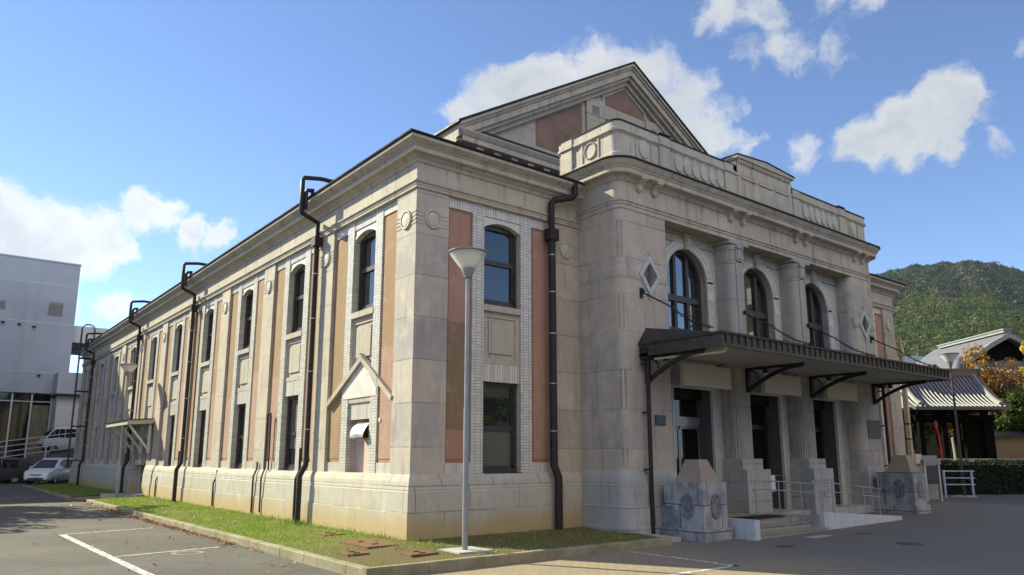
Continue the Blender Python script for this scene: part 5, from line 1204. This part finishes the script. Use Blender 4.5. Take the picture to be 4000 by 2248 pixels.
for sg in (1, -1):
    prof = [roofcurve(i/N_, zr, ze, run) for i in range(N_+1)]
    b.strip([(2.45-sg*f, z) for f, z in prof], [(2.45-sg*f, z-.16) for f, z in prof], -hw, hw, lambda p, q, d: (d, p, q))
b.build('roof', m_rtile, gate, smooth=30)
b = MB(); nr_ = 23
for k in range(nr_):
    x = -hw+.1+(2*hw-.2)*k/(nr_-1)
    for sg in (1, -1):
        pts = [(x, 2.45-sg*f, z+.02) for f, z in [roofcurve(i/8, zr, ze, run+.03) for i in range(9)]]; b.tube(pts, .058, 6)
tl = b.build('tile_roll', plain('sunlit_roll_tile', (.23, .23, .24), .5, var=.15, spec=.5), gate, smooth=50)  # pale roll colour paints grazing sun against the darker tile valleys
for sg in (-1, 1):
    for s2 in (1, -1):
        b = MB(); x = sg*(hw-.42); pts = [(x, 2.45-s2*f, z+.10) for f, z in [roofcurve(i/10*.93, zr, ze, run) for i in range(11)]]; b.tube(pts, [.12]*8+[.13, .15, .17], 8)
        b.build('descending_ridge', m_rtile2, gate, smooth=40)
b = MB(); b.box(-hw+.1, hw-.1, 2.30, 2.60, zr-.05, zr+.30); b.box(-hw+.02, hw-.02, 2.24, 2.66, zr+.30, zr+.38)
for sg in (-1, 1): b.prism([(-.25, zr), (.25, zr), (.2, zr+.45), (0, zr+.6), (-.2, zr+.45)], sg*(hw-.1), sg*(hw+.02), lambda p, q, d: (d, 2.45+p, q))
b.build('main_ridge', m_rtile, gate)
b = MB(); b.prism([(-2.1, ze+.05), (2.1, ze+.05), (0, zr-.25)], -hw+.25, -hw+.32, lambda p, q, d: (d, 2.45+p, q)); b.prism([(-2.1, ze+.05), (2.1, ze+.05), (0, zr-.25)], hw-.32, hw-.25, lambda p, q, d: (d, 2.45+p, q)); b.build('gable_board', m_rtile2, gate)
for x in (-1.9, -.62, .62, 1.7):
    for f in (1.0, 3.6):
        b = MB(); b.box(x-.14, x+.14, f-.14, f+.14, 0, ze+.15); b.build('pillar', m_wood, gate)
b = MB(); b.box(-2.2, 2.2, .85, 1.1, 2.25, 2.55); b.box(-2.2, 2.2, 3.5, 3.7, 2.25, 2.55); b.box(-2.3, 2.3, .5, 4.4, ze-.05, ze+.10)
for k in range(18): b.box(-2.45+k*.285, -2.37+k*.285, .05, 4.85, ze-.14, ze-.06)
b.build('beam_frame', m_wood, gate)
b = MB(); b.box(.72, 2.2, 1.05, 1.15, 0, 2.5); b.build('side_boarding', m_wood, gate)
wl = thing('temple_wall', 'beige plastered boundary wall right of the temple gate', 'wall', gw(2.1, 2.2, 1.45), RZ)
b = MB(); b.box(0, 8, 0, .4, 0, 1.42); b.build('wall_face', plain('beige_wall_plaster', (.22, .205, .175), .8, var=.12, scale=.8), wl)
b = MB(); b.prism([(-.45, 1.42), (.85, 1.42), (.2, 1.75)], -.05, 8.05, lambda p, q, d: (d, p, q)); b.build('wall_coping', m_rtile, wl)
# temple hall with a long ridge and a gabled, tiled end
HN, HF = Vector((59.53, 7.29)), Vector((63.76, 12.77)); HD = (HF-HN).normalized(); HP = Vector((HD.y, -HD.x))
hall = thing('temple_hall', 'large temple hall with a sweeping grey tiled roof below the wooded hill', 'temple', (HN.x, HN.y, 1.5), math.atan2(HD.y, HD.x))
zr2 = 11.66-1.5; Lh = (HF-HN).length
b = MB()
for sg in (1, -1):
    prof = [(9.4*i/10, zr2-(5.4)*(1-(1-i/10)**1.25)) for i in range(11)]
    b.strip([(sg*f, z) for f, z in prof], [(sg*f, z-.3) for f, z in prof], -.9, Lh+2.5, lambda p, q, d: (d, p, q))
b.build('main_roof', plain('sunlit_hall_tiles', (.15, .15, .165), .5, var=.1, scale=2.), hall, smooth=30)  # lighter copy of the tile colour, with the sun painted in
b = MB(); b.box(-.9, Lh+1.2, -.32, .32, zr2-.05, zr2+.16); b.box(-1.0, Lh+1.3, -.4, .4, zr2+.16, zr2+.25); b.build('ridge', m_rtile2, hall)
b = MB(); b.prism([(-3.0, zr2-2.6), (3.0, zr2-2.6), (0, zr2-.35)], -.25, .1, lambda p, q, d: (d, p, q)); b.build('gable_infill', m_wood, hall)
b = MB()
for sg in (1, -1): b.strip([(0, zr2-.1), (sg*1.6, zr2-.95), (sg*3.6, zr2-2.35)], [(0, zr2-.5), (sg*1.6, zr2-1.35), (sg*3.6, zr2-2.75)], -1.05, -.75, lambda p, q, d: (d, p, q))
b.build('barge_board', m_rtile2, hall)
b = MB(); b.add([(-.1, -3.6, zr2-2.3), (-.1, 3.6, zr2-2.3), (-4.2, 6.6, zr2-4.4), (-4.2, -6.6, zr2-4.4), (-.1, -3.6, zr2-2.6), (-.1, 3.6, zr2-2.6), (-4.2, 6.6, zr2-4.7), (-4.2, -6.6, zr2-4.7)], [(0, 1, 2, 3), (4, 7, 6, 5), (0, 4, 5, 1), (1, 5, 6, 2), (2, 6, 7, 3), (3, 7, 4, 0)])
b.build('hip_roof', m_rtile, hall)
b = MB()
for k in range(33):
    y = -1+2*k/32; b.tube([(-.1, y*3.6, zr2-2.26), (-4.2, y*6.6, zr2-4.36)], .075, 6)
o = b.build('roof_roll', bpy.data.materials['sunlit_roll_tile'], hall, smooth=50)
b = MB()
for sg in (-1, 1): b.tube([(-.1, sg*3.6, zr2-2.1), (-4.2, sg*6.6, zr2-4.1)], .22, 8)
b.build('hip_ridge', m_rtile, hall, smooth=40)
b = MB(); b.box(-2.8, Lh+1, -6.2, 6.2, -.2, zr2-4.2); b.build('wall', m_wood, hall)
gr = thing('flat_roofed_house', 'far low house with a pale green metal roof at the foot of the hill', 'house', (85.4, 25.2, 8), RZ)
b = MB(); b.box(-6, 6, 0, 6, -8, 5.0); b.build('wall', m_wb2, gr); b = MB(); b.prism([(-6.4, 5.0), (6.4, 5.0), (6.4, 5.3), (0, 5.9), (-6.4, 5.5)], -.5, 6.5, XZ); b.build('roof', plain('pale_green_roof', (.36, .44, .42), .5), gr)
gh = thing('ochre_house', 'far ochre house with a pale roof edge beside the temple hall', 'house', (98.5, 15.2, 6), RZ)
b = MB(); b.box(-6, 6, 0, 8, -6, 9.2); b.build('wall', plain('ochre_wall', (.42, .36, .22), .8), gh); b = MB(); b.prism([(-6.5, 9.0), (6.5, 10.4), (6.5, 10.7), (-6.5, 9.3)], -.6, 8.5, XZ); b.build('roof', plain('pale_green_eave', (.42, .48, .45), .5), gh)
for k in range(3):
    b = MB(); b.box(-1.0+k*2.2, .2+k*2.2, -.05, .1, 6.4, 7.6); b.build('window', m_glass, gh)
# hedge, guard rail, posts
hd = thing('clipped_hedge', 'long dark clipped hedge along the temple terrace', 'hedge', (30.2, -.6, 0), RZ)
g_ = np.random.default_rng(3); n = 15000; p = g_.uniform(0, 1, (n, 3)); fc = g_.integers(0, 3, n)
p[fc == 0, 1] = g_.uniform(-.05, .06, (fc == 0).sum()); p[fc == 1, 2] = g_.uniform(.93, 1.04, (fc == 1).sum())
p = p*np.array([14., 1.1, 1.55])+np.array([-1.8, 0, 0]); nr = g_.normal(size=(n, 3)); nr[:, 1] -= .6; nr[:, 2] += .4; nr /= np.linalg.norm(nr, axis=1, keepdims=True)
link('foliage', leafmesh('foliage', p, nr, g_.uniform(.035, .07, n), f_dark, .6), hd)
b = MB(); b.box(-1.75, 12.1, .12, 1.0, -.2, 1.40); b.build('dense_core', plain('hedge_core', (.010, .016, .007), .95), hd)
gr_ = thing('guard_rail', 'pale blue three bar pipe guard rail in front of the hedge', 'guard rail', (26.55, -.33, .1), math.atan2(-.76, .95))
m_brail = plain('pale_blue_rail_paint', (.42, .50, .54), .45, var=.08)
for z in (1.05, .76, .48):
    b = MB(); b.tube([(0, 0, z), (1.35, 0, z)], .024, 8); b.build('rail_bar', m_brail, gr_)
for x in (0.02, 1.22):
    b = MB(); b.tube([(x, 0, -.1), (x, 0, 1.1)], .048, 8); b.build('post', m_brail, gr_)
sb = thing('notice_board', 'grey two legged board with a dark panel behind the right pedestal', 'board', (24.0, -.9, .05), math.atan2(-.45, .9))
for x in (-.32, .34):
    b = MB(); b.box(x-.045, x+.045, -.05, .05, -.1, 1.62); b.build('leg', m_conc, sb)
b = MB(); b.box(-.28, .30, -.03, .03, .62, 1.36); b.build('panel', plain('dark_board_panel', (.06, .06, .062), .5), sb); b = MB(); b.box(-.40, .42, -.08, .08, 1.40, 1.60); b.build('top_board', m_galv, sb)
wp = thing('wooden_post', 'tall square pale timber post standing beside the hall right of the canopy', 'post', (22.85, -.66, .1))
b = MB(); b.box(-.08, .08, -.08, .08, 0, 5.75); b.build('shaft', plain('pale_new_timber', (.50, .39, .24), .7, var=.15, scale=5), wp)
b = MB(); b.frustum((-.12, .12, -.12, .12), (-.03, .03, -.03, .03), 5.75, 6.55); b.build('pointed_top', bpy.data.materials['pale_new_timber'], wp)
b = MB()
for z in (2.95, 2.35): b.box(-.09, .09, -.09, .09, z, z+.05)
b.build('band', m_iron, wp)
lw = thing('boundary_wall', 'low beige block wall with pale posts behind the notice board', 'wall', (24.3, .0, .1), math.atan2(-.9, 1.15))
b = MB(); b.box(-.1, 1.12, 0, .2, -.2, 1.72); b.build('wall_face', plain('beige_block', (.33, .30, .25), .8), lw)
b = MB(); b.box(.05, .15, -.05, .05, 1.722, 1.92); b.box(.15, .42, -.09, -.001, 1.38, 1.78); b.build('white_box', m_white, lw)
rd = thing('red_banner_pole', 'slim leaning red pole with a red cloth before the temple gate', 'pole', (34.0, 2.6, 1.3))
m_red = plain('red_lacquer', (.20, .016, .02), .5)
b = MB(); b.tube([(.12, 0, -.1), (0, 0, 1.2), (-.18, .05, 2.35)], .04, 8); b.build('pole', m_red, rd)
b = MB(); b.add([(-.28, 0, 2.3), (-.02, 0, 2.25), (.0, .04, 1.95), (-.08, .02, 1.75), (-.22, .03, 1.9), (-.28, .05, 2.3), (-.02, .05, 2.25), (.0, .09, 1.95), (-.08, .07, 1.75), (-.22, .08, 1.9)], [(0, 1, 2, 3, 4), (9, 8, 7, 6, 5), (0, 5, 6, 1), (1, 6, 7, 2), (2, 7, 8, 3), (3, 8, 9, 4), (4, 9, 5, 0)]); b.build('cloth', m_red, rd)
wb_ = thing('white_banner', 'narrow pale banner board leaning by the temple gate doorway', 'banner', (34.9, 2.3, 1.45))
b = MB(); b.prism([(-.08, 0), (.14, 0), (-.02, 1.35), (-.2, 1.3)], -.02, .02, XZ); b.build('board', plain('pale_banner', (.55, .56, .44), .6), wb_)
rk = thing('garden_rock', 'pale rough rocks at the end of the temple terrace', 'rock', gw(3.4, .2, 1.3))
b = MB(); r_ = random.Random(4)
for k in range(1):
    bm = bmesh.new(); bmesh.ops.create_icosphere(bm, subdivisions=3, radius=.5)
    for v in bm.verts: v.co *= 1+.3*math.sin(v.co.x*9+1)*math.sin(v.co.y*7)*math.cos(v.co.z*8); v.co.z *= .7
    me = bpy.data.meshes.new('rock'); bm.to_mesh(me); bm.free(); me.materials.append(m_monu); link('rock_body', me, rk)
# trees on the right
tree('round_bush_tree', 'round clipped bright green tree right of the temple gate roof', (41.6, -.05, 1.4), 5.2, 1.75, f_green, 11000, .085, .13, seed=3, low=.12)
tree('autumn_tree', 'orange autumn tree behind the temple gate ridge', (46.2, 5.6, 1.5), 5.9, 2.9, f_or, 16000, .12, .15, seed=5, low=.25)
tree('autumn_tree', 'half bare reddish brown autumn tree right of the gate roof', (46.8, 2.9, 1.5), 5.2, 2.8, f_br, 13000, .08, .17, bare=1, seed=8, low=.2)
tree('ginkgo_tree', 'bright yellow ginkgo at the right edge of the photo', (50.6, 1.35, 1.5), 9.2, 2.5, f_yel, 16000, .12, .2, seed=11, low=.3)
tree('autumn_tree', 'yellow orange tree low behind the reddish bare tree', (50.0, 3.0, 1.5), 5.8, 2.6, f_or, 12000, .11, .14, seed=14, low=.2)
tree('evergreen_tree', 'dark evergreen behind the wall right of the temple gate', (44.2, 1.2, 1.4), 4.7, 2.3, f_dark, 10000, .09, .13, seed=17, low=.1)
tree('evergreen_tree', 'dark evergreen seen through the temple gate opening', (42.5, 8.2, 1.4), 5.0, 2.3, f_dark, 7000, .10, .14, seed=21, low=.05)
tree('evergreen_tree', 'sunlit evergreen behind the left side of the temple gate', (40.5, 9.6, 1.4), 4.5, 1.6, f_green, 6000, .09, .13, seed=23, low=.05)
# off-frame trees whose shadows fall over the parking lot
for i, (x, y, h, r_) in enumerate(((-11.6, 21.5, 8.2, 2.2), (-9.6, 26.5, 9.5, 2.5), (-13.5, 27.5, 9.0, 2.8))):
    tree('lot_tree', 'leafy tree at the left side of the parking lot, just out of view (%s)' % ('near', 'tall', 'far')[i], (x, y, -.2), h, r_, f_green, 5000, .16, .18, seed=31+i, low=.28)
tree('round_bush_tree', 'round green tree across the plaza reflected in the front window', (17.5, -21.5, -.2), 4.6, 2.4, f_green, 6000, .13, .15, seed=41, low=.08)
# the apartment block across the plaza, reflected in the arched windows
ap = thing('apartment_block', 'ochre apartment block with white balconies across the plaza, seen only mirrored in the arched windows', 'building', (37, -22, 0))
b = MB(); b.box(0, 10, 0, 17.5, -.3, 21); b.build('wall', plain('ochre_apartment_wall', (.52, .33, .11), .8), ap)
for k in range(6):
    b = MB(); b.box(-1.3, 0, .3, 17.2, 2.9+k*3.1, 3.2+k*3.1); b.box(-1.32, -1.2, .3, 17.2, 3.2+k*3.1, 4.05+k*3.1); b.build('balcony', m_white, ap)
    for j in range(4):
        b = MB(); b.box(-.04, .06, 1.2+j*4.1, 3.6+j*4.1, .6+k*3.1, 2.6+k*3.1); b.build('window', m_glass, ap)
of = thing('unseen_sky_blocker', 'long low dark brown block added behind the viewer to cut low sky light', 'building', (4, -44, 0))  # out of view; added to hold back low sky light at the entrance
b = MB(); b.box(-32, 32, -10, 8, -.3, 11.5); b.build('wall', plain('dark_brown_cladding', (.10, .085, .075), .8, var=.1), of)
for k in range(3):
    b = MB(); b.box(-31, 31, 7.9, 8.05, 1.2+k*3.6, 3.2+k*3.6); b.build('window_band', m_tint, of)
# ---- wooded hill
HK = 2.1
AZ = [60, 64, 65.4, 66.35, 67.47, 68.57, 69.9, 70.46, 71.29, 72.18, 73.12, 74.17, 76, 80, 90]
EV = [.200, .222, .2285, .2305, .2326, .2345, .2341, .2310, .2327, .2282, .2199, .2119, .195, .16, .08]
def hill_z(az, r):
    e = np.interp(az, AZ, EV); r = r/HK; ridge = e*520*HK+1.75; t = np.clip((r-120)/(520-120), 0, 1.25)
    t1 = np.where(t < 1, t**1.12, 1-(t-1)*.6)
    return ridge*t1-7+(.5*np.sin(az*2.3+r*.03)+.35*np.sin(az*4.1-r*.05)+2.2*np.sin(az*.9+r*.024)*np.clip(1.6-t*1.6, 0, 1))*HK*np.clip(t, 0, 1)
azs = np.linspace(50, 92, 85); rs = np.linspace(110, 640, 70)*HK
vs = []; 
for a in azs:
    for r_ in rs: vs.append((-8.22+r_*math.sin(R(a)), -13.69+r_*math.cos(R(a)), float(hill_z(a, r_))-2))
me = bpy.data.meshes.new('hill'); nr_ = len(rs)
me.from_pydata(vs, [], [(i*nr_+j, i*nr_+j+1, (i+1)*nr_+j+1, (i+1)*nr_+j) for i in range(len(azs)-1) for j in range(nr_-1)]); me.materials.append(plain('hill_soil', (.035, .045, .02), .95)); tag(link('hill', me), kind='structure')
def forest(name, lab, az0, az1, r0, r1, n, size, mat, seed, keep=None):
    g = np.random.default_rng(seed); az = g.uniform(az0, az1, n); r_ = HK*np.sqrt(g.uniform(r0**2, r1**2, n))
    if keep is not None: k = keep(az, r_/HK, g); az, r_ = az[k], r_[k]; n = len(az)
    c = np.stack([-8.22+r_*np.sin(np.radians(az)), -13.69+r_*np.cos(np.radians(az)), hill_z(az, r_)], 1); s = np.exp(g.normal(0, .24, n))*size
    m = 95; d = g.normal(size=(n, m, 3)); d /= np.linalg.norm(d, axis=2, keepdims=True); d[:, :, 2] = np.abs(d[:, :, 2])*1.05-.12
    lump = 1+.34*np.sin(d[:, :, 0]*4+c[:, None, 0]*7)*np.cos(d[:, :, 1]*4+c[:, None, 1]*5)+.2*np.sin(d[:, :, 2]*9+c[:, None, 2])
    p = c[:, None, :]+d*s[:, None, None]*lump[:, :, None]*g.uniform(.72, 1.02, (n, m))[:, :, None]; nr = d+g.normal(size=d.shape)*.35; nr /= np.linalg.norm(nr, axis=2, keepdims=True)
    me = leafmesh(name, p.reshape(-1, 3), nr.reshape(-1, 3), np.repeat(s, m)*g.uniform(.13, .25, n*m), mat, .8)
    tag(link(name, me), lab, kind='stuff')
f_h1 = foliage('hill_forest_leaves', (.030, .050, .034), (.050, .070, .042), (.020, .034, .026), .035, .2, .11)
f_h2 = foliage('bamboo_slope_leaves', (.066, .100, .028), (.110, .132, .034), (.034, .058, .020), .03, .3, .12)
f_h3 = foliage('brown_wood_leaves', (.15, .13, .095), (.115, .115, .08), (.09, .085, .065), .05, .12, .15)
crest = lambda az: np.interp(az, [60, 66.3, 67.2, 68.5, 70.4, 71.4, 72.6, 73.9, 80], [300, 330, 395, 385, 375, 400, 385, 355, 340])
forest('forest', 'dark green forest covering the upper hillside', 62, 77, 300, 560, 8500, 3.1, f_h1, 51, lambda a, r_, g: r_ > crest(a)+g.normal(0, 14, len(a)))
forest('bamboo_slope', 'bright yellow green trees covering the lower hillside', 62, 77, 150, 420, 8000, 2.5, f_h2, 52, lambda a, r_, g: (r_ < crest(a)+g.normal(0, 14, len(a))) & (r_ > 215+g.normal(0, 12, len(a))))
forest('foothill_trees', 'darker trees at the foot of the hill behind the temple roofs', 62, 77, 128, 245, 1900, 2.4, f_h1, 53)
forest('bare_wood', 'patches of brownish bare trees among the hillside forest', 64, 77, 330, 520, 1500, 3.0, f_h3, 54, lambda a, r_, g: np.sin(a*2.3+r_*.03)+np.sin(r_*.021-a) > .5)
# ================================================================ thin air between here and the hill
hz = bpy.data.materials.new('pale_air'); hz.use_nodes = True; hn = hz.node_tree; hn.nodes.remove(hn.nodes['Principled BSDF'])
pv = hn.nodes.new('ShaderNodeVolumePrincipled'); pv.inputs['Color'].default_value = (.80, .88, 1, 1); pv.inputs['Density'].default_value = .00005; pv.inputs['Anisotropy'].default_value = .2
hn.links.new(pv.outputs[0], hn.nodes['Material Output'].inputs['Volume'])
b = MB(); b.box(-2600, 2600, -2600, 2600, -14, 330)
hzo = tag(b.build('haze', hz), kind='stuff')

GROUPS = {'signboard': 'blank boards under the canopy', 'drain_cover': 'drain covers in the plaza', 'inspection_cover': 'rusty covers in the planting bed', 'stone_pedestal': 'stone pedestals flanking the porch',
          'handrail': 'steel handrails by the entrance', 'evergreen_tree': 'evergreens around the temple gate', 'autumn_tree': 'autumn trees behind the temple gate', 'lot_tree': 'trees beside the parking lot', 'round_bush_tree': 'round clipped trees'}
for o in bpy.data.objects:
    if o.parent is None and o.name.split('.')[0] in GROUPS: o['group'] = GROUPS[o.name.split('.')[0]]
